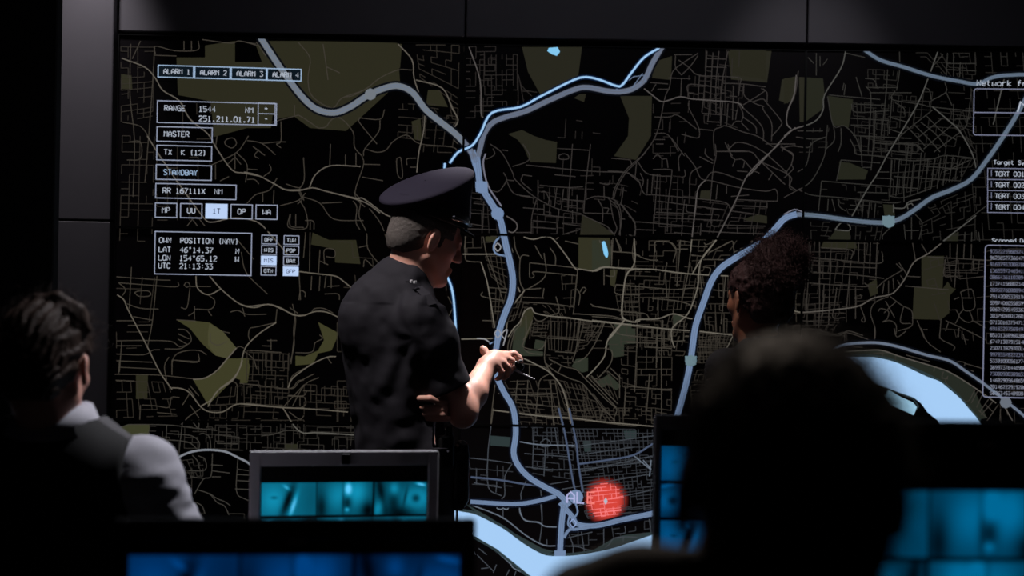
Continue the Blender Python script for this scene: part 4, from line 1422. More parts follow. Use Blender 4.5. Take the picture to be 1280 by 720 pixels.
# ------------------------------------------------------------------ monitors
def gauss(u, v, cu, cv, su, sv, ang=0):
    c_, s_ = math.cos(ang), math.sin(ang); a = (u-cu)*c_+(v-cv)*s_; b_ = -(u-cu)*s_+(v-cv)*c_
    return np.exp(-(a/su)**2-(b_/sv)**2)
def box2(u, v, u0, u1, v0, v1, e=.006):
    f = lambda x: 1/(1+np.exp(-x/e*2)); return f(u-u0)*f(u1-u)*f(v-v0)*f(v1-v)
def cctv(u, v, deep=0):
    """three by three tiles of teal camera pictures; u 0..1, v 0..H down from top of the pictures"""
    th = .195; row = np.floor(v/(th+.015)); vv = v-row*(th+.015)
    mask = (vv < th)*(v >= 0)*(row < 3)
    uu = np.where(row % 2 == 0, u, 1-u)
    b_ = .50+0*u
    b_ = b_*(1-.0*u)
    t1 = (uu < .325); t2 = (uu > .335)*(uu < .67); t3 = uu > .68
    I = np.zeros_like(u)
    I += t1*(.62+.25*gauss(uu, vv, .07, .10, .07, .08)-.1*gauss(uu, vv, .3, .1, .06, .2)-.6*gauss(uu, vv, .155, .11, .022, .1, .35)+.65*gauss(uu, vv, .19, .14, .012, .07, .3)+.5*gauss(uu, vv, .15, .03, .025, .008, .6)-.4*gauss(uu, vv, .075, .09, .018, .008))
    I += t2*(.45+.35*gauss(uu, vv, .46, .08, .08, .1)+.4*gauss(uu, vv, .58, .06, .06, .09)+.75*gauss(uu, vv, .52, .04, .018, .035)-.45*gauss(uu, vv, .515, .12, .025, .04)+.6*gauss(uu, vv, .515, .165, .012, .012)-.4*gauss(uu, vv, .64, .17, .04, .05)-.3*gauss(uu, vv, .36, .15, .03, .08)-.35*gauss(uu, vv, .49, .1, .006, .1))
    I += t3*(.42+.4*gauss(uu, vv, .705, .16, .03, .06, .3)-.3*gauss(uu, vv, .72, .06, .02, .12, -.2)+.4*gauss(uu, vv, .8, .04, .03, .04)-.2*gauss(uu, vv, .8, .12, .03, .05)+.5*gauss(uu, vv, .94, .1, .09, .07)-.6*gauss(uu, vv, .935, .1, .025, .025)-.4*gauss(uu, vv, .87, .09, .008, .05, .2)+.9*gauss(uu, vv, .965, .015, .03, .007, .2)-.3*gauss(uu, vv, .84, .19, .08, .04))
    I = np.clip(I, .05, 1.3)*mask*((t1+t2+t3) > 0)
    return I
def monitor(name, label, x0, x1, ytop, depth, yaw, width, style, tint, bright, bez_top, bez_side, desk_z=.76, asp=.66, top_i=1.3):
    cx = (x0+x1)/2; top = P(cx, ytop, depth); z = top[2]; H = width*asp
    base = np.array([top[0], depth, 0]); R = rotz(yaw)
    root = empty(name, (top[0], depth, desk_z)); tag(root, label, 'monitor', 'monitors on the control desks')
    cen = np.array([top[0], depth, z-H/2])
    def W_(x, y, zz): return cen+R@np.array([x, y, zz])
    hs = M['silver'] if style == 'silver' else M['plast']
    fr = MB()
    for sx in (-1, 1): fr.box(W_(sx*(width/2-bez_side/2), 0, 0), (bez_side/2, .012, H/2), R, bev=.003)
    fr.box(W_(0, 0, H/2-.014), (width/2-bez_side, .0118, .014), R, bev=.002); fr.box(W_(0, 0, -H/2+.02), (width/2-bez_side, .0118, .02), R, bev=.002)
    fr_o = fr.build('frame', hs, root)
    b = MB(); b.box(W_(0, .022, 0), (width/2-.004, .016, H/2-.004), R, bev=.006); b.box(W_(0, .045, -.01), (width/2*.55, .014, H*.28), R, bev=.008)
    b.build('back_cover', M['plast'] if style != 'silver' else M['silver'], root)
    b = MB(); b.box(W_(0, -.002, 0), (width/2-bez_side+.001, .006, H/2-.016), R); sp_o = b.build('screen_panel', M['bezel'], root)
    if style == 'silver':
        b = MB(); b.box(W_(0, -.013, H/2-.013), (.0095, .003, .012), R, bev=.001); b.box(W_(0, -.0165, H/2-.013), (.003, .001, .003), R); b.build('webcam', M['bezel'], fr_o)
        b = MB(); b.box(W_(0, 0, H/2+.0006), (width/2-.002, .013, .0022), R); b.build('top_edge', M['silver'], fr_o)
    else:
        b = MB(); b.box(W_(0, -.0125, H/2-.03), (.012, .0008, .003), R); b.build('maker_badge', M['silver'], fr_o)
    pw = width-2*bez_side-.004; ph = H-bez_top-.05; nu, nv = 150, 100
    us = np.linspace(0, 1, nu); vs = np.linspace(0, ph/pw, nv); UU, VV = np.meshgrid(us, vs)
    I = np.minimum(cctv(UU, VV), top_i)
    cols = np.zeros((nv, nu, 4), np.float32); cols[..., 3] = 1
    for k in range(3):
        t = tint[k]; cols[..., k] = [lin(255*min(1, q)) for q in (0, .25, .5, .75, 1)][0]
        cols[..., k] = ((np.clip(t*I*bright, 0, 1.2))**2.2)
    cols[..., 0] += (np.clip(I-.9, 0, 1)*.25)
    b = MB(); b.flat = True
    vv = [W_(-pw/2+UU[i, j]*pw, -.0088, H/2-bez_top-VV[i, j]) if 0 else W_(-pw/2+UU[i, j]*pw, -.0088, H/2-bez_top-VV[i, j]*pw) for i in range(nv) for j in range(nu)]
    b.add(vv, [(i*nu+j, (i+1)*nu+j, (i+1)*nu+j+1, i*nu+j+1) for i in range(nv-1) for j in range(nu-1)])
    o = b.build('camera_pictures', emit_attr('camera_feed'), sp_o)
    ca = o.data.color_attributes.new('Col', 'FLOAT_COLOR', 'POINT'); ca.data.foreach_set('color', cols.reshape(-1, 4).ravel())
    b = MB(); zt = z-H*.6
    b.tube([(top[0], depth+.075, desk_z+.01), (top[0], depth+.075, zt+.02)], .018, 14); b.box((top[0], depth+.065, zt), (.03, .018, .03), R, bev=.004); b.build('neck', M['plast'], root)
    b = MB(); b.box((top[0], depth+.06, desk_z+.008), (.11, .085, .007), R, bev=.005); b.build('base', M['plast'], root)
    return root
monitor('monitor', 'silver framed monitor with a row of teal camera pictures in front of the officer', 313, 550, 565.5, 3.6, math.radians(12), .410, 'silver', (.10, .62, .78), 1.0, .064, .024)
monitor('monitor', 'silver edged monitor half hidden behind the dark head, a strip of blue showing', 817, 1054, 521.5, 3.6, math.radians(4), .412, 'silver', (.03, .42, .68), .9, .064, .014, asp=.84, top_i=.8)
monitor('monitor', 'black monitor in the lower left foreground with deep blue camera pictures', 148, 595, 648.5, 2.30, math.radians(7), .498, 'black', (.0, .31, .60), .9, .049, .020, top_i=.9)
monitor('monitor', 'large black monitor at the right edge with bright blue camera pictures', 990, 1470, 526.5, 2.15, math.radians(6), .50, 'black', (.0, .50, .72), .95, .090, .03, top_i=.85)
# ------------------------------------------------------------------ desks
def desk(label, x0, x1, y0, y1, z):
    root = empty('control_desk', ((x0+x1)/2, (y0+y1)/2, 0)); tag(root, label, 'desk', 'control desks')
    b = MB(); b.box(((x0+x1)/2, (y0+y1)/2, z-.015), ((x1-x0)/2, (y1-y0)/2, .015), bev=.004); b.build('desktop', M['desk'], root)
    b = MB(); b.box(((x0+x1)/2, y1-.03, z/2), ((x1-x0)/2-.05, .012, z/2-.04), bev=.003); b.build('modesty_panel', M['plast'], root)
    for x in (x0+.04, x1-.04):
        b = MB(); b.box((x, (y0+y1)/2, z/2-.015), (.02, (y1-y0)/2-.04, z/2-.016), bev=.004); b.build('leg', M['steel'], root)
desk('long dark desk nearest the viewer carrying the two black monitors', -1.0, 1.5, 1.98, 2.6, .76)
desk('dark desk in front of the video wall carrying the two silver monitors', -1.5, 1.2, 3.44, 3.84, .76)
# ------------------------------------------------------------------ sculpting with distance fields
TAB = RNG.random((32, 32, 32)).astype(np.float32)*2-1
def noise3(x, y, z, f, seed=0):
    x = x*f+seed*7.3; y = y*f+seed*3.1; z = z*f+seed*5.7
    xi, yi, zi = np.floor(x).astype(int), np.floor(y).astype(int), np.floor(z).astype(int)
    fx, fy, fz = x-xi, y-yi, z-zi; fx = fx*fx*(3-2*fx); fy = fy*fy*(3-2*fy); fz = fz*fz*(3-2*fz)
    r = 0
    for a in (0, 1):
        for b_ in (0, 1):
            for c in (0, 1):
                r = r+TAB[(xi+a) & 31, (yi+b_) & 31, (zi+c) & 31]*(fx if a else 1-fx)*(fy if b_ else 1-fy)*(fz if c else 1-fz)
    return r
def smin(a, b_, k):
    h = np.maximum(k-np.abs(a-b_), 0)/k; return np.minimum(a, b_)-h*h*k*.25
class Field:
    def __init__(s, lo, hi, h):
        s.lo = np.array(lo, float); s.h = h; s.n = (np.ceil((np.array(hi)-s.lo)/h)).astype(int)+1
        s.F = np.full(s.n, .3, np.float32)
    def blk(s, lo, hi):
        i0 = np.clip(np.floor((np.array(lo)-s.lo)/s.h).astype(int), 0, s.n); i1 = np.clip(np.ceil((np.array(hi)-s.lo)/s.h).astype(int)+1, 0, s.n)
        sl = tuple(slice(a, b_) for a, b_ in zip(i0, i1))
        ax = [(s.lo[k]+s.h*np.arange(i0[k], i1[k])).astype(np.float32) for k in range(3)]
        return sl, ax[0][:, None, None], ax[1][None, :, None], ax[2][None, None, :]
    def put(s, lo, hi, fn, k, mode='u'):
        sl, x, y, z = s.blk(np.array(lo)-k-.012, np.array(hi)+k+.012)
        if 0 in s.F[sl].shape: return
        d = fn(x, y, z).astype(np.float32)
        if mode == 'u': s.F[sl] = smin(s.F[sl], d, k)
        elif mode == 's': s.F[sl] = -smin(-s.F[sl], d, k)
    def cap(s, a, b_, ra, rb=None, k=.015, flat=None, mode='u', cut=False):
        a = np.array(a, float); b_ = np.array(b_, float); rb = ra if rb is None else rb
        ba = b_-a; L2 = max(1e-9, float(ba@ba)); r = max(ra, rb)*(1 if flat is None else max(1, flat[1]))
        def fn(x, y, z):
            px, py, pz = x-a[0], y-a[1], z-a[2]
            t = np.clip((px*ba[0]+py*ba[1]+pz*ba[2])/L2, 0, 1)
            qx, qy, qz = px-t*ba[0], py-t*ba[1], pz-t*ba[2]
            sc_ = 1
            if flat is not None:
                n_, f = np.array(flat[0], float), flat[1]; n_ = n_/np.linalg.norm(n_)
                dn = (qx*n_[0]+qy*n_[1]+qz*n_[2])*(1/f-1); qx, qy, qz = qx+dn*n_[0], qy+dn*n_[1], qz+dn*n_[2]; sc_ = min(1, f)
            return (np.sqrt(qx*qx+qy*qy+qz*qz)-(ra+t*(rb-ra)))*(sc_ if flat is None else .5+.5*sc_)
        s.put(np.minimum(a, b_)-r, np.maximum(a, b_)+r, fn, k, mode)
    def chain(s, pts, rad, k=.01, flat=None):
        for i in range(len(pts)-1): s.cap(pts[i], pts[i+1], rad[i], rad[i+1], k, flat)
    def ell(s, c, r, R=None, k=.015, mode='u', disp=None):
        c = np.array(c, float); r = np.array(r, float); R = np.eye(3) if R is None else R
        def fn(x, y, z):
            px, py, pz = x-c[0], y-c[1], z-c[2]
            q = [(px*R[0, i]+py*R[1, i]+pz*R[2, i])/r[i] for i in range(3)]
            k0 = np.sqrt(q[0]**2+q[1]**2+q[2]**2); k1 = np.sqrt((q[0]/r[0])**2+(q[1]/r[1])**2+(q[2]/r[2])**2)+1e-6
            d = k0*(k0-1)/k1
            if disp is not None: d = d+disp(x, y, z)
            return d
        m = np.max(r); s.put(c-m, c+m, fn, k, mode)
    def rbox(s, c, h, R=None, rd=.005, k=.005, mode='u'):
        c = np.array(c, float); R = np.eye(3) if R is None else R
        def fn(x, y, z):
            px, py, pz = x-c[0], y-c[1], z-c[2]
            q = [np.abs(px*R[0, i]+py*R[1, i]+pz*R[2, i])-(h[i]-rd) for i in range(3)]
            return np.sqrt(sum(np.maximum(t, 0)**2 for t in q))+np.minimum(np.maximum(np.maximum(q[0], q[1]), q[2]), 0)-rd
        m = np.linalg.norm(h); s.put(c-m, c+m, fn, k, mode)
    def apply(s, lo, hi, fn):
        sl, x, y, z = s.blk(lo, hi); s.F[sl] = fn(s.F[sl], x, y, z)
    def all(s): return s.lo, s.lo+s.h*(s.n-1)
    def sample(s, p):
        q = (np.array(p)-s.lo)/s.h; i = np.floor(q).astype(int)
        if np.any(i < 0) or np.any(i >= s.n-1): return .3
        return float(s.F[tuple(i)])
    def surf(s, px, py, y0, y1):
        r = ray(px, py)
        for y in np.arange(y0, y1, .002):
            if s.sample(CP+r*y) < 0: return CP+r*(y-.002)
        return None
    def mesh(s, name, m, parent=None, smooth_=2):
        F = s.F.copy()
        F[0], F[-1], F[:, 0], F[:, -1], F[:, :, 0], F[:, :, -1] = .3, .3, .3, .3, .3, .3
        nx, ny, nz = F.shape; S = F < 0
        cnt = np.zeros((nx-1, ny-1, nz-1), np.uint8)
        for a in (0, 1):
            for b_ in (0, 1):
                for c in (0, 1): cnt += S[a:nx-1+a, b_:ny-1+b_, c:nz-1+c]
        act = np.nonzero((cnt > 0) & (cnt < 8)); n = len(act[0])
        idx = np.full(cnt.shape, -1, np.int32); idx[act] = np.arange(n)
        pos = np.zeros((n, 3)); num = np.zeros(n)
        A = np.stack(act, 1)
        for ax in range(3):
            o1, o2 = [i for i in range(3) if i != ax]
            for p in (0, 1):
                for q in (0, 1):
                    c0 = A.copy(); c0[:, o1] += p; c0[:, o2] += q; c1 = c0.copy(); c1[:, ax] += 1
                    f0 = F[tuple(c0.T)]; f1 = F[tuple(c1.T)]; cr_ = (f0 < 0) != (f1 < 0)
                    t = np.where(cr_, f0/np.where(cr_, f0-f1, 1), 0)
                    pt = c0.astype(float); pt[:, ax] += t; pos[cr_] += pt[cr_]; num[cr_] += 1
        pos /= num[:, None]; V = s.lo+s.h*pos
        quads = []
        for ax in range(3):
            o1, o2 = (ax+1) % 3, (ax+2) % 3
            sa = [slice(None)]*3; sb = [slice(None)]*3; sa[ax] = slice(0, -1); sb[ax] = slice(1, None)
            d = S[tuple(sa)] != S[tuple(sb)]; e = np.stack(np.nonzero(d), 1)
            e = e[(e[:, o1] > 0) & (e[:, o2] > 0) & (e[:, o1] < F.shape[o1]-1) & (e[:, o2] < F.shape[o2]-1)]
            flip = S[tuple(e.T)]
            def cell(p, q): c = e.copy(); c[:, o1] -= p; c[:, o2] -= q; return idx[tuple(c.T)]
            a, b_, c, dd = cell(1, 1), cell(0, 1), cell(0, 0), cell(1, 0)
            Q = np.stack([a, b_, c, dd], 1); Q[~flip] = Q[~flip][:, ::-1]; quads.append(Q)
        Q = np.concatenate(quads)
        for _ in range(smooth_):
            acc = np.zeros_like(V); cn = np.zeros(n)
            for i in range(4):
                np.add.at(acc, Q[:, i], V[Q[:, (i+1) % 4]]+V[Q[:, (i-1) % 4]]); np.add.at(cn, Q[:, i], 2)
            V = V*.5+.5*acc/np.maximum(cn, 1)[:, None]
        me = bpy.data.meshes.new(name); me.vertices.add(n); me.vertices.foreach_set('co', V.ravel())
        me.loops.add(Q.size); me.loops.foreach_set('vertex_index', Q.ravel().astype(np.int32))
        me.polygons.add(len(Q)); me.polygons.foreach_set('loop_start', np.arange(0, Q.size, 4, dtype=np.int32)); me.polygons.foreach_set('loop_total', np.full(len(Q), 4, np.int32))
        me.update(calc_edges=True); me.polygons.foreach_set('use_smooth', np.ones(len(Q), bool)); me.validate()
        return link(name, me, m, parent)
class Frame:
    """local frame: x forward, y left, z up"""
    def __init__(s, o, yaw, pitch=0, roll=0, sc=1):
        f0 = np.array([math.cos(yaw), math.sin(yaw), 0]); l0 = np.array([-math.sin(yaw), math.cos(yaw), 0]); u0 = np.array([0, 0, 1.0])
        f = f0*math.cos(pitch)-u0*math.sin(pitch); u = u0*math.cos(pitch)+f0*math.sin(pitch); l = l0
        l, u = l*math.cos(roll)+u*math.sin(roll), u*math.cos(roll)-l*math.sin(roll)
        s.o = np.array(o, float); s.R = np.stack([f, l, u], 1); s.sc = sc
    def __call__(s, x, y, z): return s.o+s.R@(np.array([x, y, z])*s.sc)
    def loc(s, x, y, z):
        px, py, pz = x-s.o[0], y-s.o[1], z-s.o[2]
        return [(px*s.R[0, i]+py*s.R[1, i]+pz*s.R[2, i])/s.sc for i in range(3)]
def head(F, H, ear_out=.005):
    k = H.sc; R = H.R
    F.ell(H(-.012, 0, .032), np.array([.098, .077, .092])*k, R, .02)
    F.ell(H(.028, 0, -.04), np.array([.062, .058, .072])*k, R, .03)
    F.cap(H(.078, -.008, -.1), H(.078, .008, -.1), .02*k, k=.02)
    for s in (-1, 1):
        F.cap(H(.0, s*.054, -.052), H(.062, s*.02, -.102), .019*k, .018*k, .02)
        F.ell(H(.056, s*.042, -.018), np.array([.024, .02, .018])*k, R, .02)
        F.cap(H(.08, s*.032, .022), H(.09, 0, .018), .012*k, .012*k, .015)
    F.cap(H(.09, 0, .012), H(.112, 0, -.028), .008*k, .0115*k, .012)
    for s in (-1, 1):
        F.ell(H(.1, s*.011, -.033), np.array([.012, .008, .008])*k, R, .006)
        F.ell(H(.093, s*.031, .003), np.array([.014, .014, .010])*k, R, .008, 's')
        F.ell(H(.075, s*.031, .003), np.array([.0135]*3)*k, R, .003)
        F.cap(H(.088, s*.02, .001), H(.084, s*.042, .0), .003*k, k=.004)
    F.cap(H(.092, -.019, -.064), H(.092, .019, -.064), .0068*k, k=.006); F.cap(H(.09, -.016, -.075), H(.09, .016, -.075), .0078*k, k=.006)
    F.cap(H(.101, -.02, -.0695), H(.101, .02, -.0695), .0025*k, k=.004, mode='s')
    for s in (-1, 1):
        E = H(-.006, s*(.078+ear_out), -.005); er = H.R@rotz(s*-.45)@np.array([[math.cos(.12), 0, math.sin(.12)], [0, 1, 0], [-math.sin(.12), 0, math.cos(.12)]])
        F.ell(E, np.array([.019, .0075, .032])*k, er, .006)
        Eo = E+er@np.array([.001, s*.008, .002])*k
        F.ell(Eo, np.array([.0115, .006, .021])*k, er, .004, 's')
        F.cap(E+er@np.array([-.004, s*.002, .012])*k, E+er@np.array([-.006, s*.002, -.012])*k, .003*k, k=.004)
        F.ell(E+er@np.array([.002, 0, -.022])*k, np.array([.008, .005, .009])*k, er, .005)
def hand(F, w0, d, nrm, side, curl=.5, sc=1.0, spread=.12):
    """w0 wrist, d direction of the palm, nrm = back of hand, side = +1 thumb on the left of d (seen from the back)"""
    d = np.array(d, float); d /= np.linalg.norm(d); nrm = np.array(nrm, float); nrm -= d*(d@nrm); nrm /= np.linalg.norm(nrm)
    t = np.cross(nrm, d)*side
    w0 = np.array(w0, float)
    for q in (-.024, 0, .024): F.cap(w0+t*q*.8*sc+d*.012*sc, w0+t*q*1.15*sc+d*.075*sc, .015*sc, .0125*sc, .014)
    lens = {-.034: (.028, .019, .017, .0078), -.0115: (.036, .024, .019, .0085), .0115: (.04, .027, .02, .009), .033: (.036, .023, .02, .009)}
    for q, (l1, l2, l3, r) in lens.items():
        base = w0+t*q*sc+d*.082*sc; a = curl*.7; dd = d*math.cos(a)-nrm*math.sin(a)+t*q*spread*6
        p1 = base+dd*l1*sc; a += curl*1.2; dd = d*math.cos(a)-nrm*math.sin(a)+t*q*spread*3; p2 = p1+dd*l2*sc
        a += curl*.8; dd = d*math.cos(a)-nrm*math.sin(a); p3 = p2+dd*l3*sc
        F.chain([base, p1, p2, p3], [r*1.1*sc, r*sc, r*.92*sc, r*.8*sc], .004)
    b0 = w0+t*.024*sc+d*.02*sc-nrm*.008*sc; b1 = b0+(t*.03+d*.028-nrm*.012)*sc; b2 = b1+(t*.012+d*.03-nrm*.006)*sc; b3 = b2+(t*.002+d*.024-nrm*.006)*sc
    F.chain([b0, b1, b2, b3], [.015*sc, .0125*sc, .0105*sc, .009*sc], .008)
def strands(name, pts, dirs, m, parent, ln=.03, r=.0005, curl=.006, seg=6, gravity=0):
    b = MB(); b.flat = True
    for p, d in zip(pts, dirs):
        p = np.array(p, float); d = np.array(d, float); a = np.cross(d, [.3, .5, .8]); a /= np.linalg.norm(a)+1e-9; c = np.cross(d, a); ph = random.uniform(0, 6); L_ = ln*random.uniform(.4, 1.2)
        q = []
        for i in range(seg+1):
            t = i/seg; q.append(p+d*L_*t+(a*math.cos(ph+t*7)-a*math.cos(ph)+c*math.sin(ph+t*7)-c*math.sin(ph))*curl*t+np.array([0, 0, -gravity*t*t]))
        b.tube(q, [r*(1-.6*i/seg) for i in range(seg+1)], 3)
    return b.build(name, m, parent)

# ------------------------------------------------------------------ officer (standing, seen from behind right)
OY = 4.92
def O(px, py, dy=0): return P(px, py, OY+dy)
off = empty('person', (O(495, 500)[0], OY, 0))
tag(off, 'officer in peaked cap and black short-sleeved uniform shirt, standing with a pointer in one hand', 'person')
yaw = math.radians(42); fw = np.array([math.cos(yaw), math.sin(yaw), 0]); rt = np.array([math.sin(yaw), -math.cos(yaw), 0])
HF = Frame(O(533, 297), math.radians(24), math.radians(17), math.radians(6), 1.07)
h = .0042
neckb = O(504, 352, .0); neckt = HF(-.03, 0, -.055)
def tpt(px, py): return O(px, py, 0)
shR = O(527, 400, -.125); elR = O(578, 515, -.10); wrR = O(609, 458, .06)
shL = O(455, 398, .13); elL = tpt(495, 500)-rt*.19+fw*.16; wrL = tpt(500, 505)+rt*.10+fw*.19
lo = (-.66, OY-.36, .0); hi = (.14, OY+.5, 1.90)
B = Field(lo, hi, h)
head(B, HF)
B.chain([neckt, O(514, 335), neckb, O(497, 375)], [.056, .055, .062, .085], .03)
B.chain([O(496, 385), O(493, 430), O(498, 500), O(505, 560)], [.13, .145, .12, .115], .04, (fw, .68))
B.cap(shL, shR, .055, .055, .05)
B.chain([shR, elR], [.048, .041], .03); B.chain([elR, elR*.6+wrR*.4, wrR], [.0405, .042, .028], .02)
B.cap(elR+np.array([.004, -.004, -.008]), elR+np.array([0, 0, .01]), .034, k=.02)
B.chain([shL, elL], [.05, .042], .03); B.chain([elL, wrL], [.042, .03], .02)
for s in (-1, 1):
    hip = O(505, 596)+rt*s*.08; kn = np.array([hip[0]+rt[0]*s*.02, hip[1], .5]); an = np.array([hip[0]+rt[0]*s*.03, hip[1]+rt[1]*s*.03, .09])
    B.chain([hip, kn, an], [.065, .055, .04], .03)
# right hand holding the pointer
kn0 = O(630, 447, .09)
B.cap(wrR, O(618, 449, .085), .028, .026, .02); B.cap(O(618, 449, .085), O(630, 447, .10), .0265, .021, .015); B.cap(O(616, 455, .06), O(627, 455, .07), .02, .017, .015)
B.chain([O(633, 443, .11), O(643, 442.5, .125), O(649, 447.5, .125), O(651, 453, .12)], [.0115, .0105, .0098, .0088], .005)
B.chain([O(632, 448, .085), O(640, 451, .095), O(641.5, 459, .09), O(638, 465, .085)], [.0115, .0102, .0095, .0086], .005)
B.chain([O(628, 453, .065), O(635, 459, .07), O(634.5, 468, .07), O(630, 473, .07)], [.011, .0098, .009, .0082], .004)
B.chain([O(622, 457, .05), O(627.5, 465, .052), O(625.5, 471.5, .055), O(621, 474, .06)], [.010, .0088, .0082, .0075], .004)
B.chain([O(613, 450, .11), O(608, 443, .12), O(605, 438, .125), O(603.5, 435.5, .125)], [.014, .012, .0115, .0095], .008)
# shirt -----------------------------------------------------------
S_ = Field((-.62, OY-.33, .80), (.03, OY+.42, 1.58), h)
S_.chain([O(497, 372), O(490, 398), O(489, 430), O(494, 480), O(500, 525), O(504, 575)], [.105, .152, .165, .158, .150, .165], .05, (fw, .70))
S_.cap(shL+np.array([.01, 0, .0]), shR+np.array([-.01, 0, .0]), .068, .066, .05)
S_.cap(O(496, 372), neckb+np.array([0, 0, -.005]), .10, .075, .05)
S_.ell(O(470, 400, -.03), (.11, .10, .12), None, .05)
S_.chain([O(545, 520, -.09), O(551, 546, -.10), O(550, 574, -.08)], [.018, .044, .05], .035)
hemc = O(561, 487, -.105)
S_.chain([shR, O(540, 430, -.125), hemc, O(566, 500, -.10)], [.068, .064, .061, .061], .035)
S_.chain([shL, shL*.4+elL*.6, elL], [.072, .068, .064], .035)
def folds(F, x, y, z):
    f = F
    wv = noise3(x, y, z, 6, 1)
    # drag folds running from the armpit
    ar = O(522, 420, -.12); dd = np.sqrt((x-ar[0])**2+((z-ar[2])*.75)**2); ang = np.arctan2(z-ar[2], x-ar[0])
    f = f-.0035*np.sin(ang*7+wv*6)*np.exp(-((dd-.12)/.07)**2)
    f = f-.006*noise3(x+z*.5, y, z*.4, 16, 2)*(z < 1.40)-.003*noise3(x, y, z, 34, 5)
    wz = np.exp(-((z-1.0)/.06)**2)
    f = f-.014*wz*(.1+noise3(x*1.3-z*.9, y, z*1.2+x*.7, 13, 3))
    return f.astype(np.float32)
S_.apply(*S_.all(), folds)
# sleeve end: cut and hollow
ad = (elR-shR)/np.linalg.norm(elR-shR)
def cutsleeve(F, x, y, z):
    t = (x-hemc[0])*ad[0]+(y-hemc[1])*ad[1]+(z-hemc[2])*ad[2]
    dp = np.sqrt(np.maximum((x-hemc[0])**2+(y-hemc[1])**2+(z-hemc[2])**2-t*t, 0))
    near = (dp < .13)
    return np.where(near & (t > -.12), np.maximum(F, t-.0), F).astype(np.float32)
lo_, hi_ = hemc-.2, hemc+.2
S_.apply((hemc[0]-.035, hemc[1]-.16, hemc[2]-.16), (hemc[0]+.2, hemc[1]+.16, hemc[2]+.2), cutsleeve)
S_.cap(hemc-ad*.05, hemc+ad*.05, .052, .052, .004, mode='s')
S_.F[:, :, :2] = .3
def cutlow(F, x, y, z): return np.maximum(F, (.93-z)+0*x+0*y).astype(np.float32)
S_.apply(*S_.all(), cutlow)
# neck opening
S_.cap(O(507, 352, .01), O(520, 322, .04), .062, .066, .006, mode='s')
def Os(px, py, y0=4.3, y1=5.3):
    q = S_.surf(px, py, y0, y1); return q if q is not None else O(px, py, -.15)
# left hand fingers wrapped on the right flank
for (x0, y0, x1, y1, x2, y2, r) in ((556, 503, 538, 498, 524.5, 498, .0108), (556, 511, 541, 509.5, 528, 509, .0105), (555, 518, 542, 517, 530.5, 517, .010), (553, 524, 543, 523.5, 534, 523.5, .009)):
    a = Os(x0, y0); b_ = Os(x1, y1); c = Os(x2, y2); dy = np.array([0, -.004, 0])
    a = b_+(a-b_)*1.0 if abs(a[1]-b_[1]) < .1 else b_+np.array([.04, .0, 0]); B.chain([a+dy, b_+dy*1.6, c+dy*.4], [r, r*.98, r*.88], .003)
pr = Os(548, 512)
B.cap(pr+np.array([.01, .0, 0]), pr+np.array([.03, .02, 0]), .026, .028, .012); B.chain([pr+np.array([.03, .02, 0]), pr+np.array([.045, .10, .0]), wrL], [.03, .03, .03], .02)
body = B.mesh('body', M['skin'], off, 2)
shirt_o = S_.mesh('uniform_shirt', M['shirt'], off, 1)
# collar band
b = MB(); ncol = 40; A0 = O(508, 341, .005); upn = (O(520, 318, .03)-O(505, 352, .0)); upn /= np.linalg.norm(upn)
e1 = np.cross(upn, [0, 1, 0]); e1 /= np.linalg.norm(e1); e2 = np.cross(upn, e1)
rings = []
for (hh, rr) in ((-.03, .083), (-.01, .078), (.016, .071), (.024, .0705), (.024, .0665), (-.01, .067)):
    rings.append([A0+upn*hh*1.0+e1*rr*.92*math.cos(t)+e2*rr*math.sin(t)+upn*(.004*math.cos(t)) for t in np.linspace(0, 2*PI, ncol, endpoint=False)])
b.add([v for r in rings for v in r], [(i*ncol+j, i*ncol+(j+1) % ncol, (i+1)*ncol+(j+1) % ncol, (i+1)*ncol+j) for i in range(5) for j in range(ncol)])
b.build('collar', M['shirt'], shirt_o, True)
# epaulette and silver bars
def onshirt(px, py): return Os(px, py)
ep = [onshirt(x, y)+np.array([0, -.003, .004]) for x, y in ((512, 352), (522, 360), (533, 370), (541, 382))]
b = MB(); vs = []
for i, p in enumerate(ep): vs += [p+np.array([-.012, .0, -.004]), p+np.array([.012, .006, .003])]
b.add(vs, [(0, 1, 3, 2), (2, 3, 5, 4), (4, 5, 7, 6)]); 
b.build('epaulette', M['shirt'], shirt_o)
for q in ((514.5, 356), (519, 357)):
    b = MB(); c = onshirt(*q)+np.array([0, -.016, .010]); b.box(c, (.0034, .006, .0045), rotz(.4), bev=.001); b.build('collar_bar', M['silver'], shirt_o)
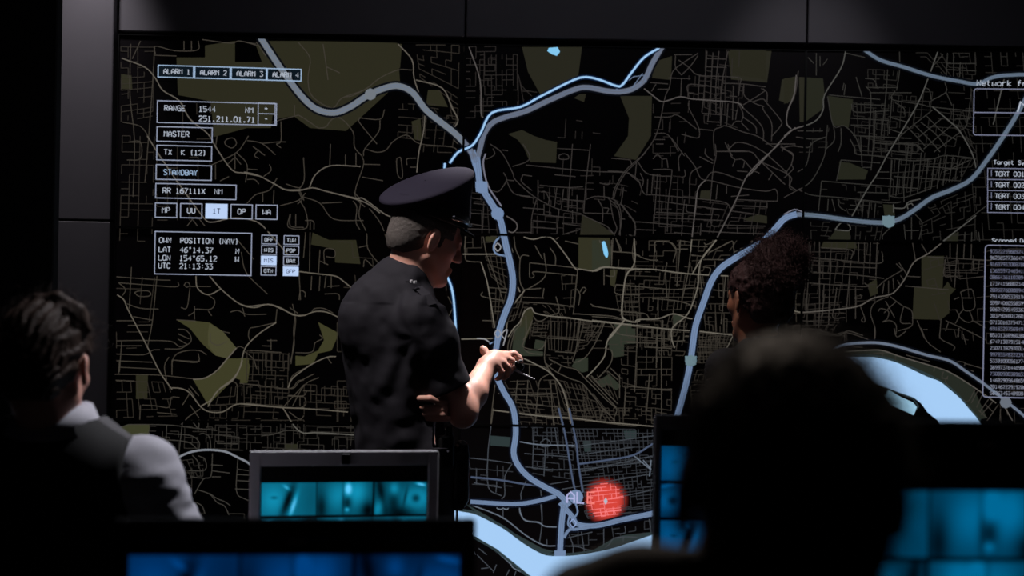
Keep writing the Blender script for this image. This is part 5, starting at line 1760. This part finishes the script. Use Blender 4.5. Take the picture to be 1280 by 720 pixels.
# trousers, belt, holster, shoes
T_ = Field((-.66, OY-.3, .04), (.1, OY+.3, 1.05), .006)
T_.chain([O(504, 556), O(505, 585)], [.152, .15], .04, (fw, .72))
for s in (-1, 1):
    hip = O(505, 585)+rt*s*.085; kn = np.array([hip[0]+rt[0]*s*.02, hip[1], .5]); an = np.array([hip[0]+rt[0]*s*.03, hip[1]+rt[1]*s*.03, .09])
    T_.chain([hip, kn, an], [.1, .08, .068], .03)
T_.apply(*T_.all(), lambda F, x, y, z: (np.maximum(F, z-.985+0*x+0*y)-.004*noise3(x, y, z*.5, 14, 4)).astype(np.float32))
T_.apply(*T_.all(), lambda F, x, y, z: np.maximum(F, .055-z+0*x+0*y).astype(np.float32))
T_.mesh('trousers', M['trouser'], off, 1)
def ringmesh(b, c, e1_, e2_, up, a1, a2, hgt, th, n=48):
    rg = []
    for (hh, t_) in ((-hgt, 0), (-hgt, th), (hgt, th), (hgt, 0)):
        rg.append([c+up*hh+e1_*(a1+t_)*math.cos(t)+e2_*(a2+t_)*math.sin(t) for t in np.linspace(0, 2*PI, n, endpoint=False)])
    b.add([v for r in rg for v in r], [(i*n+j, i*n+(j+1) % n, ((i+1) % 4)*n+(j+1) % n, ((i+1) % 4)*n+j) for i in range(4) for j in range(n)])
b = MB(); ringmesh(b, O(504, 565), rt, fw, np.array([0, 0, 1.0]), .153, .112, .022, .008); belt_o = b.build('belt', M['leather'], off)
bc = O(504, 565)
for s in (-1, 1):
    b = MB(); f0 = O(505, 585)+rt*s*.13
    SH = Field((f0[0]-.2, f0[1]-.2, 0.0-.01), (f0[0]+.3, f0[1]+.3, .14), .006)
    fp = np.array([f0[0]-rt[0]*.0, f0[1]+rt[1]*0, 0])
    fp = np.array([O(505, 585)[0]+rt[0]*s*.115, OY+rt[1]*s*.115, 0])
    SH.cap(fp+fw*-.06+[0, 0, .045], fp+fw*.13+[0, 0, .035], .043, .04, .03, ([0, 0, 1], .8)); SH.cap(fp+fw*-.03+[0, 0, .06], fp+fw*-.02+[0, 0, .1], .045, .045, .02)
    SH.apply(*SH.all(), lambda F, x, y, z: np.maximum(F, .001-z+0*x+0*y).astype(np.float32)); SH.mesh('shoe', M['shoe'], off, 1)
# holster on the right hip
hol = Field((-.4, OY-.4, .68), (.0, OY+.1, 1.02), .005)
hc = O(573, 600, -.06); hol.rbox(hc+[0, 0, .01], (.026, .03, .075), rotz(.4), .012, .01); hol.rbox(hc+[-.004, -.005, -.052], (.02, .026, .035), rotz(.4), .012, .02)
hol.rbox(hc+[.008, 0, .085], (.016, .02, .03), rotz(.4)@rotx(.3), .01, .012); hol.rbox(hc+[-.03, .01, .07], (.02, .012, .03), rotz(.4), .006, .012); hol.mesh('holster', M['leather'], belt_o, 1)
rad = Field((-.42, OY-.4, .8), (.0, OY+.1, 1.12), .005)
rc = O(556, 566, -.12); rad.rbox(rc, (.024, .018, .05), rotz(.5), .008, .01); rad.rbox(rc+[.012, 0, .05], (.009, .01, .03), rotz(.5), .004, .01); rad.mesh('belt_pouch', M['leather'], belt_o, 1)
b = MB(); c = rc+np.array([.010, -.03, .008]); b.tube([c, c+np.array([0, -.003, 0])], .0035, 12); b.build('snap_button', M['chrome'], belt_o)
# hair under the cap
HR = Field(HF.o-.15, HF.o+.15, .003)
HR.ell(HF(-.013, 0, .028), np.array([.101, .0805, .094])*1.07, HF.R, .01, disp=lambda x, y, z: -.0016*noise3(x, y, z, 230, 1)-.0012*noise3(x, y, z, 420, 2))
HR.ell(HF(-.055, 0, -.022), np.array([.055, .06, .055])*1.07, HF.R, .02, disp=lambda x, y, z: -.0014*noise3(x, y, z, 230, 3))
def hairline(F, x, y, z):
    a, b2, c = HF.loc(x, y, z)
    lim = np.where(c > .012, .058, np.where(c > -.02, .026-.0*c, -.022))       # forehead / sideburn / behind the ear
    low = -.062+0*a
    ear = np.sqrt((a+.006)**2+((c+.004)*.62)**2)-.021
    F = np.maximum(F, (a-lim)*1.0); F = np.maximum(F, low-c); F = np.maximum(F, -ear); return np.maximum(F, c-.075).astype(np.float32)
HR.apply(*HR.all(), hairline); HR.mesh('hair', M['greyhair'], off, 1)
# peaked cap ------------------------------------------------------
cn = np.array([-.27, -.32, .905]); cn /= np.linalg.norm(cn)      # crown normal
cf = np.array([math.cos(.42), math.sin(.42), 0]); cf -= cn*(cf@cn); cf /= np.linalg.norm(cf); cl = np.cross(cn, cf)
cc = O(533.5, 233, .01)
hup = HF.R[:, 2]; bc0 = HF(-.006, 0, .066); bf = HF.R[:, 0]; bl = HF.R[:, 1]
nseg = 64
def ring(c, e1_, e2_, r1, r2, rise=0, up=None): return [c+e1_*r1*math.cos(t)+e2_*r2*math.sin(t)+(up*rise*math.cos(t) if up is not None else 0) for t in np.linspace(0, 2*PI, nseg, endpoint=False)]
def loft(b, rgs, closed_top=True, mi=0):
    b.add([v for r in rgs for v in r], [(i*nseg+j, i*nseg+(j+1) % nseg, (i+1)*nseg+(j+1) % nseg, (i+1)*nseg+j) for i in range(len(rgs)-1) for j in range(nseg)], mi)
b = MB(); kk = 1.07
band0 = ring(bc0-hup*.008, bf, bl, .108*kk, .088*kk); band1 = ring(bc0+hup*.028, bf, bl, .107*kk, .087*kk); bandi = ring(bc0-hup*.012, bf, bl, .1*kk, .08*kk)
loft(b, [bandi, band0, band1]); BAND = b.build('cap_band', M['capband'], off, True)
b = MB(); RX, RY = .148, .142
mid = [(np.array(p)*.5+np.array(q)*.5) for p, q in zip(ring(bc0+hup*.028, bf, bl, .107*kk, .087*kk), ring(cc-cn*.012, cf, cl, RX*.93, RY*.93))]
lp = [band1, mid, ring(cc-cn*.012, cf, cl, RX*.95, RY*.95), ring(cc-cn*.006, cf, cl, RX*.99, RY*.99), ring(cc, cf, cl, RX, RY), ring(cc+cn*.005, cf, cl, RX*.985, RY*.985), ring(cc+cn*.009, cf, cl, RX*.93, RY*.93)]
for q in (.8, .6, .4, .2, .02): lp.append(ring(cc+cn*(.009+.010*(1-q)), cf, cl, RX*q, RY*q))
# match phase between head frame and crown frame
loft(b, lp); capo = b.build('peaked_cap', M['cap'], off, True); BAND.parent = capo
b = MB(); vs = []; nv_ = 24
for j in range(nv_+1):
    t = -1.15+2.3*j/nv_
    for kq, (rx, dz) in enumerate(((0, 0), (.012, -.002), (.024, -.007), (.032, -.013))):
        ww = math.cos(t/1.15*PI/2)**.6 if abs(t) < 1.149 else 0
        p = bc0-hup*.01+bf*(.108*kk)*math.cos(t)+bl*(.088*kk)*math.sin(t)
        out = bf*math.cos(t*.5)+bl*math.sin(t*.5); vs.append(p+out*rx*ww+hup*dz*ww)
fs = [(j*4+i, (j+1)*4+i, (j+1)*4+i+1, j*4+i+1) for j in range(nv_) for i in range(3)]
b.add(vs, fs); b.add([v-hup*.003 for v in vs], fs); b.build('visor', M['patent'], capo, True)
b = MB(); pts = [bc0+hup*.007+bf*(.1115*kk)*math.cos(t)+bl*(.0905*kk)*math.sin(t) for t in np.linspace(-1.35, 1.2, 22)]
b.tube(pts, .0055, 8); b.build('chin_strap', M['chrome'], capo, True)
b = MB(); sp = bc0+hup*.007+bf*(.111*kk)*math.cos(-1.3)+bl*(.0915*kk)*math.sin(-1.3); 
b.tube([sp, sp+bl*-.006], .007, 14); b.build('button', M['chrome'], capo, True)
# pointer remote held in the right hand (a thing of its own)
ptr = empty('presentation_pointer', tuple(O(648, 458, .09))); tag(ptr, 'black hand-held pointer with a thin metal rod in the officer\'s right hand', 'pointer')
b = MB(); b.box(O(647, 457, .10), (.020, .011, .0105), rotz(.5)@rotx(0)@np.array([[.9, 0, .43], [0, 1, 0], [-.43, 0, .9]]), bev=.005); b.build('grip', M['plast'], ptr)
b = MB(); b.tube([O(641, 461, .095), O(655, 468, .10), O(668, 474, .105)], [.0035, .0028, .002], 8); b.build('rod', M['silver'], ptr)
b = MB(); b.box(O(651, 451, .095), (.006, .004, .003), rotz(.5), bev=.001); b.build('key', M['silver'], ptr)

# ------------------------------------------------------------------ woman standing at the wall
WYY = 4.9
def Q_(px, py, dy=0): return P(px, py, WYY+dy)
wom = empty('person', (Q_(955, 500)[0], WYY, 0)); tag(wom, 'person with dark curly hair in a high bun, standing before the wall map', 'person')
WH = Frame(Q_(947, 374), math.radians(122), math.radians(4), 0, 1.0)
wy = math.radians(125); wf = np.array([math.cos(wy), math.sin(wy), 0]); wr = np.array([math.sin(wy), -math.cos(wy), 0])
Bw = Field((.42, WYY-.36, .0), (1.1, WYY+.36, 1.62), .0045)
head(Bw, WH)
nb = Q_(952, 440); Bw.chain([WH(-.03, 0, -.05), Q_(945, 415), nb], [.05, .047, .056], .02)
ct = Q_(957, 470); Bw.chain([ct, Q_(958, 520), Q_(958, 580), Q_(958, 640), Q_(958, 680)], [.12, .13, .11, .14, .14], .04, (wf, .65))
for s in (-1, 1):
    sh = Q_(957, 463)+wr*s*.15; el = Q_(957, 585)+wr*s*.19; wri = Q_(957, 680)+wr*s*.19+wf*.05
    Bw.chain([Q_(957, 463), sh, el, wri], [.05, .045, .037, .027], .03); hand(Bw, wri, [0, 0, -1], wr*s, s, .35, .92)
    hp_ = Q_(958, 690)+wr*s*.08; Bw.chain([hp_, np.array([hp_[0], hp_[1], .45]), np.array([hp_[0], hp_[1], .08])], [.085, .055, .04], .03)
    Bw.cap(np.array([hp_[0], hp_[1], .03]), np.array([hp_[0], hp_[1], .03])+wf*.13, .035, .028, .02)
Bw.mesh('body', M['skin2'], wom, 2)
Bt = Field((.42, WYY-.36, .62), (1.1, WYY+.36, 1.36), .006)
Bt.chain([Q_(955, 455), ct, Q_(958, 520), Q_(958, 580), Q_(958, 640), Q_(958, 680)], [.085, .135, .147, .127, .155, .155], .04, (wf, .68))
for s in (-1, 1):
    sh = Q_(957, 463)+wr*s*.15; el = Q_(957, 585)+wr*s*.19; wri = Q_(957, 675)+wr*s*.19+wf*.05; Bt.chain([Q_(957, 463), sh, el, wri], [.065, .06, .05, .04], .03)
Bt.cap(Q_(951, 445), Q_(946, 420), .053, .056, .004, mode='s')
Bt.apply(*Bt.all(), lambda F, x, y, z: (F-.005*noise3(x, y, z*.5, 14, 6)).astype(np.float32))
Bt.mesh('blouse', M['blouse'], wom, 1)
b = MB(); ringmesh(b, Q_(949, 434), np.array([1., 0, .1]), np.array([0, 1.0, 0]), np.array([-.08, 0, 1.0]), .06, .06, .012, .008); b.build('collar', M['blouse'], wom, True)
Tw = Field((.42, WYY-.36, .04), (1.1, WYY+.36, .8), .007)
for s in (-1, 1):
    hp_ = Q_(958, 690)+wr*s*.08; Tw.chain([Q_(958, 680), hp_, np.array([hp_[0], hp_[1], .45]), np.array([hp_[0], hp_[1], .09])], [.13, .1, .075, .06], .03)
Tw.mesh('trousers', M['trouser'], wom, 1)
Hw = Field(WH.o+[-.16, -.16, -.14], WH.o+[.2, .18, .26], .0035)
Hw.ell(WH(-.018, 0, .032), (.108, .089, .098), WH.R, .02, disp=lambda x, y, z: -.005*noise3(x, y, z, 60, 1)-.003*noise3(x, y, z, 130, 2))
Hw.ell(WH(-.065, 0, -.03), (.055, .066, .062), WH.R, .03, disp=lambda x, y, z: -.005*noise3(x, y, z, 60, 3))
def hl2(F, x, y, z):
    a, b2, c = WH.loc(x, y, z); lim = np.where(c > .03, .072, np.where(c > -.03, .012, -.03)); ear = np.sqrt((a+.004)**2+((c+.004)*.6)**2)-.02
    return np.maximum(np.maximum(np.maximum(F, a-lim), -ear), -.075-c).astype(np.float32)
Hw.apply(*Hw.all(), hl2)
bun = Q_(975, 331, .02)
Hw.ell(bun, (.075, .07, .082), None, .02, disp=lambda x, y, z: -.012*noise3(x, y, z, 38, 5)-.007*noise3(x, y, z, 90, 6)-.003*noise3(x, y, z, 200, 7))
Hw.cap(bun, Q_(962, 352), .07, .07, .03)
hw_o = Hw.mesh('hair', M['curlhair'], wom, 0)
def scatter(me, n, filt=None):
    P_ = [v for v in me.vertices if filt is None or filt(v.co)]; out = []; dr = []
    for v in random.sample(P_, min(n, len(P_))): out.append(v.co[:]); dr.append((np.array(v.normal[:])+RNG.normal(0, .6, 3))/1.2)
    return out, dr
pts, dr = scatter(hw_o.data, 2600, lambda c: c.z > bun[2]-.06 and (c.x-bun[0])**2+(c.z-bun[2])**2 < .012)
strands('loose_curls', pts, dr, M['curlhair'], hw_o, .022, .0007, .008)
pts, dr = scatter(hw_o.data, 900); strands('flyaway_hairs', pts, dr, M['curlhair'], hw_o, .010, .0005, .004)
b = MB(); e = WH(-.004, .079, -.034); b.tube([e, e+np.array([0, 0, -.008])], .0035, 8); b.build('earring', M['chrome'], wom)

# ------------------------------------------------------------------ seated people
def seated(root, H, yaw_, o, sz, shz, hw_sh, skin, desk_y, cloth, scale=1.0, arms=True):
    """o = floor point under the hips; returns frame helpers"""
    f = np.array([math.cos(yaw_), math.sin(yaw_), 0]); r = np.array([math.sin(yaw_), -math.cos(yaw_), 0])
    L = lambda a, c, z: np.array([o[0], o[1], 0])+r*a+f*c+np.array([0, 0, z])
    lo_ = np.array([o[0]-.46, o[1]-.35, 0]); hi_ = np.array([o[0]+.46, o[1]+.85, H.o[2]+.17])
    B_ = Field(lo_, hi_, .0055); head(B_, H)
    nb_ = L(0, .0, shz+.07); B_.chain([H(-.03, 0, -.055), nb_, L(0, -.01, shz-.02)], [.053, .06, .08], .03)
    B_.chain([L(0, -.01, shz-.03), L(0, 0, shz-.2), L(0, 0, sz+.2), L(0, .02, sz+.1)], [.13, .145, .13, .15], .04, (f, .66))
    J = {}
    for s in (-1, 1):
        sh = L(s*hw_sh, .03, shz); el = L(s*(hw_sh+.085), .08, shz-.25); wr_ = L(s*.16, .34, max(.80, shz-.33)); J[s] = (sh, el, wr_)
        B_.chain([L(0, 0, shz), sh, el, wr_], [.055, .05, .042, .029], .03); hand(B_, wr_+f*.0, f*.95+np.array([0, 0, -.1]), [0, 0, 1], s, .35, 1.0)
        hp_ = L(s*.09, .03, sz+.09); kn = L(s*.1, .44, sz+.06); an = L(s*.1, .42, .09); B_.chain([hp_, kn, an], [.085, .06, .042], .03); B_.cap(an+[0, 0, -.05], an+f*.13+[0, 0, -.06], .035, .028, .02)
    return B_, L, f, r, J
def trousers(root, L, f, sz, mt, o):
    T = Field((o[0]-.35, o[1]-.3, .05), (o[0]+.35, o[1]+.65, sz+.3), .007)
    T.cap(L(-.05, .02, sz+.12), L(.05, .02, sz+.12), .125, .125, .04)
    for s in (-1, 1): T.chain([L(s*.09, .03, sz+.1), L(s*.1, .44, sz+.065), L(s*.1, .42, .1)], [.098, .078, .065], .03)
    T.mesh('trousers', mt, root, 1)
def shoes(root, L, f):
    for s in (-1, 1):
        p = L(s*.1, .42, 0); S = Field(p-.2, p+.26, .006); S.cap(p-f*.05+[0, 0, .042], p+f*.15+[0, 0, .035], .044, .038, .03); S.cap(p+[0, 0, .05], p+[0, 0, .1], .046, .044, .02)
        S.apply(*S.all(), lambda F, x, y, z: np.maximum(F, .001-z+0*x+0*y).astype(np.float32)); S.mesh('shoe', M['shoe'], root, 1)
# left foreground person, topknot and vest over a pale shirt
LY = 3.2
def A_(px, py, dy=0): return P(px, py, LY+dy)
lp_ = empty('person', (A_(60, 700)[0], LY, 0)); tag(lp_, 'person with hair in a topknot, black vest over pale shirt, seated at left edge', 'person')
LH = Frame(A_(58, 459), math.radians(80), math.radians(8), 0, 1.0)
lo0 = A_(62, 700); yawL = math.radians(84); o0 = (lo0[0], LY+.03)
SZ = .50; SHZ = A_(60, 602)[2]
BL, LL, lf, lr, LJ = seated(lp_, LH, yawL, o0, SZ, SHZ, .165, M['skin'], 3.5, None)
BL.mesh('body', M['skin'], lp_, 2)
trousers(lp_, LL, lf, SZ, M['trouser'], o0); shoes(lp_, LL, lf)
SS = Field((o0[0]-.5, o0[1]-.35, .60), (o0[0]+.5, o0[1]+.62, SHZ+.17), .0055)
SS.chain([LL(0, 0, SHZ-.0), LL(0, 0, SHZ-.2), LL(0, .01, SZ+.14)], [.13, .158, .158], .04, (lf, .68))
SS.chain([LL(0, 0, SHZ+.02), LL(0, 0, SHZ+.13)], [.09, .068], .04)
for s in (-1, 1):
    sh, el, wr_ = LJ[s]
    SS.chain([LL(0, 0, SHZ+.01), sh+[0, 0, .008], el, el*.45+wr_*.55], [.065, .074, .074, .060], .03)
def fld(F, x, y, z):
    wv = noise3(x, y, z, 5, 8); near = (x > A_(150, 600)[0]) | (z > SHZ)
    f = F-np.where(near, .009*(noise3(x*.35, y*.35, z+x*.25, 30, 12)+.5*noise3(x*.4, y*.4, z-x*.2, 60, 13))*np.clip((SHZ+.07-z)/.06, 0, 1), 0)-.005*noise3(x, y, z, 20, 9); return f.astype(np.float32)
SS.apply(*SS.all(), fld)
SS.cap(LL(0, .0, SHZ+.13), LL(0, .01, SHZ+.25), .058, .07, .004, mode='s')
ss_o = SS.mesh('shirt', M['white'], lp_, 1)
# collar with points
b = MB(); cc_ = LL(0, -.002, SHZ+.118); n_ = 36; rg = []
for (hh, rr, wv) in ((.030, .060, 0), (.032, .066, 0), (.006, .080, 1), (-.030, .104, 1), (-.028, .098, 1)):
    rg.append([cc_+np.array([0, 0, hh-.006*wv*math.sin(3*t)])+lr*(rr*1.05)*math.cos(t)+lf*rr*math.sin(t) for t in np.linspace(0, 2*PI, n_, endpoint=False)])
b.add([v for r in rg for v in r], [(i*n_+j, i*n_+(j+1) % n_, (i+1)*n_+(j+1) % n_, (i+1)*n_+j) for i in range(4) for j in range(n_)]); b.build('collar', M['white'], ss_o, True)
for s in (1, -1):     # rolled cuffs
    sh, el, wr_ = LJ[s]; d = (wr_-el)/np.linalg.norm(wr_-el); c = el*.42+wr_*.58; u = np.cross(d, [0, 0, 1]); u /= np.linalg.norm(u)
    b = MB(); ringmesh(b, c, u, np.cross(d, u), d, .058, .058, .018, .008); b.build('rolled_cuff', M['white'], ss_o, True)
VV_ = Field((o0[0]-.3, o0[1]-.3, SZ+.02), (o0[0]+.3, o0[1]+.3, SHZ+.14), .0055)
VV_.chain([LL(0, 0, SHZ-.01), LL(0, 0, SHZ-.2), LL(0, .01, SZ+.14)], [.158, .182, .175], .04, (lf, .76)); VV_.chain([LL(-.13, 0, SHZ+.030), LL(0, 0, SHZ+.075), LL(.13, 0, SHZ+.030)], [.055, .064, .055], .05)
VV_.apply(*VV_.all(), lambda F, x, y, z: np.maximum(F-.003*noise3(x, y, z, 14, 3), np.abs((x-o0[0])*lr[0]+(y-o0[1])*lr[1])-.152+.0*z).astype(np.float32))
VV_.cap(LL(0, .0, SHZ+.10), LL(0, .01, SHZ+.25), .084, .1, .01, mode='s')
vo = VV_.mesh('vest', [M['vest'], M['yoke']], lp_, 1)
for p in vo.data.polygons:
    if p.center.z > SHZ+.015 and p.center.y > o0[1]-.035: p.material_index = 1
HL = Field(LH.o-.16, LH.o+[.17, .17, .24], .0035)
def hs(x, y, z, a=.0025):
    q = LH.loc(x, y, z); return -a*np.sin(np.arctan2(q[1], q[2]+.12)*60+noise3(x, y, z, 25, 4)*3)-.0012*noise3(x, y, z, 140, 4)
HL.ell(LH(-.016, 0, .034), (.108, .084, .1), LH.R, .02, disp=hs); HL.ell(LH(-.07, 0, -.025), (.05, .06, .06), LH.R, .03, disp=hs)
def hl3(F, x, y, z):
    a, b2, c = LH.loc(x, y, z); lim = np.where(c > .03, .065, np.where(c > -.03, .01, -.03)); ear = np.sqrt((a+.004)**2+((c+.004)*.6)**2)-.022
    return np.maximum(np.maximum(np.maximum(F, a-lim), -ear), -.07-c).astype(np.float32)
HL.apply(*HL.all(), hl3)
kb = A_(72, 396, -.01)
HL.ell(kb, (.06, .05, .034), None, .008, disp=lambda x, y, z: -.004*np.sin(np.arctan2(z-kb[2], x-kb[0])*3+np.sqrt((x-kb[0])**2+(z-kb[2])**2)*160+noise3(x, y, z, 20, 2)*2)-.002*noise3(x, y, z, 90, 2))
HL.chain([A_(38, 392, -.03), A_(48, 376, -.03), A_(72, 373, -.03), A_(97, 388, -.03), A_(108, 412, -.02)], [.010, .012, .013, .013, .011], .008)
hlo = HL.mesh('hair', M['brownhair'], lp_, 0)
pts, dr = scatter(hlo.data, 700, lambda c: c.z > LH.o[2]+.03); strands('loose_hairs', pts, dr, M['brownhair'], hlo, .022, .00045, .006)
# dark foreground person
DY = 1.30
def D_(px, py, dy=0): return P(px, py, DY+dy)
dk = empty('person', (D_(990, 700)[0], DY, 0)); tag(dk, 'dark silhouetted person nearest the viewer, head seen from behind before the right monitor', 'person')
DH = Frame(D_(984, 617), math.radians(93), math.radians(2), 0, 1.0)
o1 = (DH.o[0], DY+.02); SH1 = D_(985, 925)[2]
BD, LD, df, drr, DJ = seated(dk, DH, math.radians(90), o1, .47, SH1, .165, M['skin2'], 2.0, None)
BD.mesh('body', M['skin2'], dk, 2); trousers(dk, LD, df, .47, M['trouser'], o1); shoes(dk, LD, df)
JD = Field((o1[0]-.5, o1[1]-.4, .50), (o1[0]+.5, o1[1]+.5, SH1+.17), .0065)
JD.chain([LD(0, 0, SH1-.0), LD(0, 0, SH1-.2), LD(0, .01, .6)], [.15, .168, .165], .04, (df, .72)); JD.chain([LD(0, 0, SH1+.0), LD(0, 0, SH1+.055)], [.1, .078], .04)
JD.chain([D_(880, 705, -.01), D_(800, 738, -.01), D_(740, 768, .0)], [.012, .030, .042], .03)
for s in (-1, 1):
    sh, el, wr_ = DJ[s]; JD.chain([LD(0, 0, SH1+.02), sh+[0, 0, .01], el, wr_-(wr_-el)*.1], [.075, .082, .066, .05], .04)
JD.apply(*JD.all(), lambda F, x, y, z: (F-.006*noise3(x, y, z, 12, 3)).astype(np.float32)); JD.cap(LD(0, .0, SH1+.07), LD(0, .01, SH1+.2), .06, .07, .004, mode='s')
JD.mesh('jacket', M['dark2'], dk, 1)
HD = Field(DH.o-.17, DH.o+.17, .0035)
HD.ell(DH(-.014, 0, .03), (.106, .084, .0965), DH.R, .02, disp=lambda x, y, z: -.003*noise3(x, y, z, 80, 1)-.002*noise3(x, y, z, 180, 2)); HD.ell(DH(-.06, 0, -.03), (.052, .062, .06), DH.R, .03)
def hl4(F, x, y, z):
    a, b2, c = DH.loc(x, y, z); lim = np.where(c > .03, .06, np.where(c > -.03, .01, -.03)); ear = np.sqrt((a+.004)**2+((c+.004)*.6)**2)-.022
    return np.maximum(np.maximum(np.maximum(F, a-lim), -ear), -.08-c).astype(np.float32)
HD.apply(*HD.all(), hl4); hdo = HD.mesh('hair', M['blackhair'], dk, 0)
pts, dr = scatter(hdo.data, 2600); strands('frizzy_hairs', pts, dr, M['blackhair'], hdo, .012, .0005, .004)
# chairs
def chair(label, o, yaw_, sz, backtop):
    root = empty('office_chair', (o[0], o[1], 0)); tag(root, label, 'chair', 'operators\' office chairs'); R = rotz(yaw_-PI/2)
    W_ = lambda x, y, z: np.array([o[0], o[1], 0])+R@np.array([x, y, z])
    b = MB(); b.box(W_(0, .1, sz-.04), (.23, .22, .035), R, bev=.02); b.build('seat', M['leather'], root)
    b = MB(); b.box(W_(0, -.20, (sz+.08+backtop)/2), (.19, .025, (backtop-sz-.08)/2), R, bev=.018); b.build('backrest', M['leather'], root)
    b = MB(); b.tube([W_(0, .0, sz-.085), W_(0, -.2, sz-.08), W_(0, -.24, sz+.02), W_(0, -.225, sz+.15)], .014, 8); b.build('back_support', M['steel'], root)
    b = MB(); b.tube([W_(0, .05, .09), W_(0, .05, sz-.075)], .025, 12); b.build('gas_column', M['steel'], root)
    b = MB()
    for k in range(5):
        t = k*2*PI/5+.3; b.tube([W_(0, .05, .1), W_(.27*math.cos(t), .05+.27*math.sin(t), .075)], [.024, .015], 8)
    sb_o = b.build('star_base', M['steel'], root)
    for k in range(5):
        t = k*2*PI/5+.3; c = W_(.27*math.cos(t), .05+.27*math.sin(t), .03); ax = R@np.array([-math.sin(t), math.cos(t), 0])*.014
        b = MB(); b.tube([c-ax, c+ax], .03, 14); b.build('caster', M['plast'], sb_o)
chair('black office chair under the person with the topknot at the left', o0, yawL, SZ, .84)
chair('black office chair under the dark silhouetted person in the foreground', o1, PI/2, .47, .82)

# ------------------------------------------------------------------ lights
def spot(name, loc, tgt, power, size, blend=1, rad=.08, col=(1, 1, 1)):
    l = bpy.data.lights.new(name, 'SPOT'); l.energy = power; l.spot_size = math.radians(size); l.spot_blend = blend; l.shadow_soft_size = rad; l.color = col
    o = bpy.data.objects.new(name, l); COL.objects.link(o); o.location = loc
    d = Vector(tgt)-Vector(loc); o.rotation_euler = d.to_track_quat('-Z', 'Y').to_euler(); return o
spot('key_ceiling_spot', (-1.05, 4.35, 3.12), (-.35, 4.95, 1.35), 180, 44, 1, .06, (1, .95, .93))
spot('operator_ceiling_spot', (.35, 4.05, 3.12), (-.66, 3.3, 1.1), 210, 46, 1, .06, (.94, .94, 1))
spot('left_wall_washer', (-1.51, 5.66, 3.12), (-1.53, 5.93, 2.2), 40, 40, 1, .05, (1, .96, 1))
spot('right_wall_washer', (1.04, 5.2, 3.12), (1.04, 6.0, 2.1), 9, 40, 1, .05, (.96, .94, 1))
spot('woman_ceiling_spot', (-.05, 4.75, 3.12), (.72, 4.9, 1.45), 60, 34, 1, .05, (1, .93, .88))
spot('wall_side_ceiling_spot', (.12, 5.45, 3.12), (-.09, 4.97, 1.2), 450, 22, 1, .05, (1, .97, .97))
spot('rear_ceiling_spot', (.1, 3.3, 3.12), (.22, 1.3, 1.38), 85, 26, 1, .08, (1, .84, .7))
l = bpy.data.lights.new('ambient_fill', 'AREA'); l.energy = 2.6; l.size = 2.0; l.color = (.85, .88, 1)  # added dim ambient fill; no lit ceiling panel behind it
o = bpy.data.objects.new('ambient_fill', l); COL.objects.link(o); o.location = (.4, 4.6, 3.15)
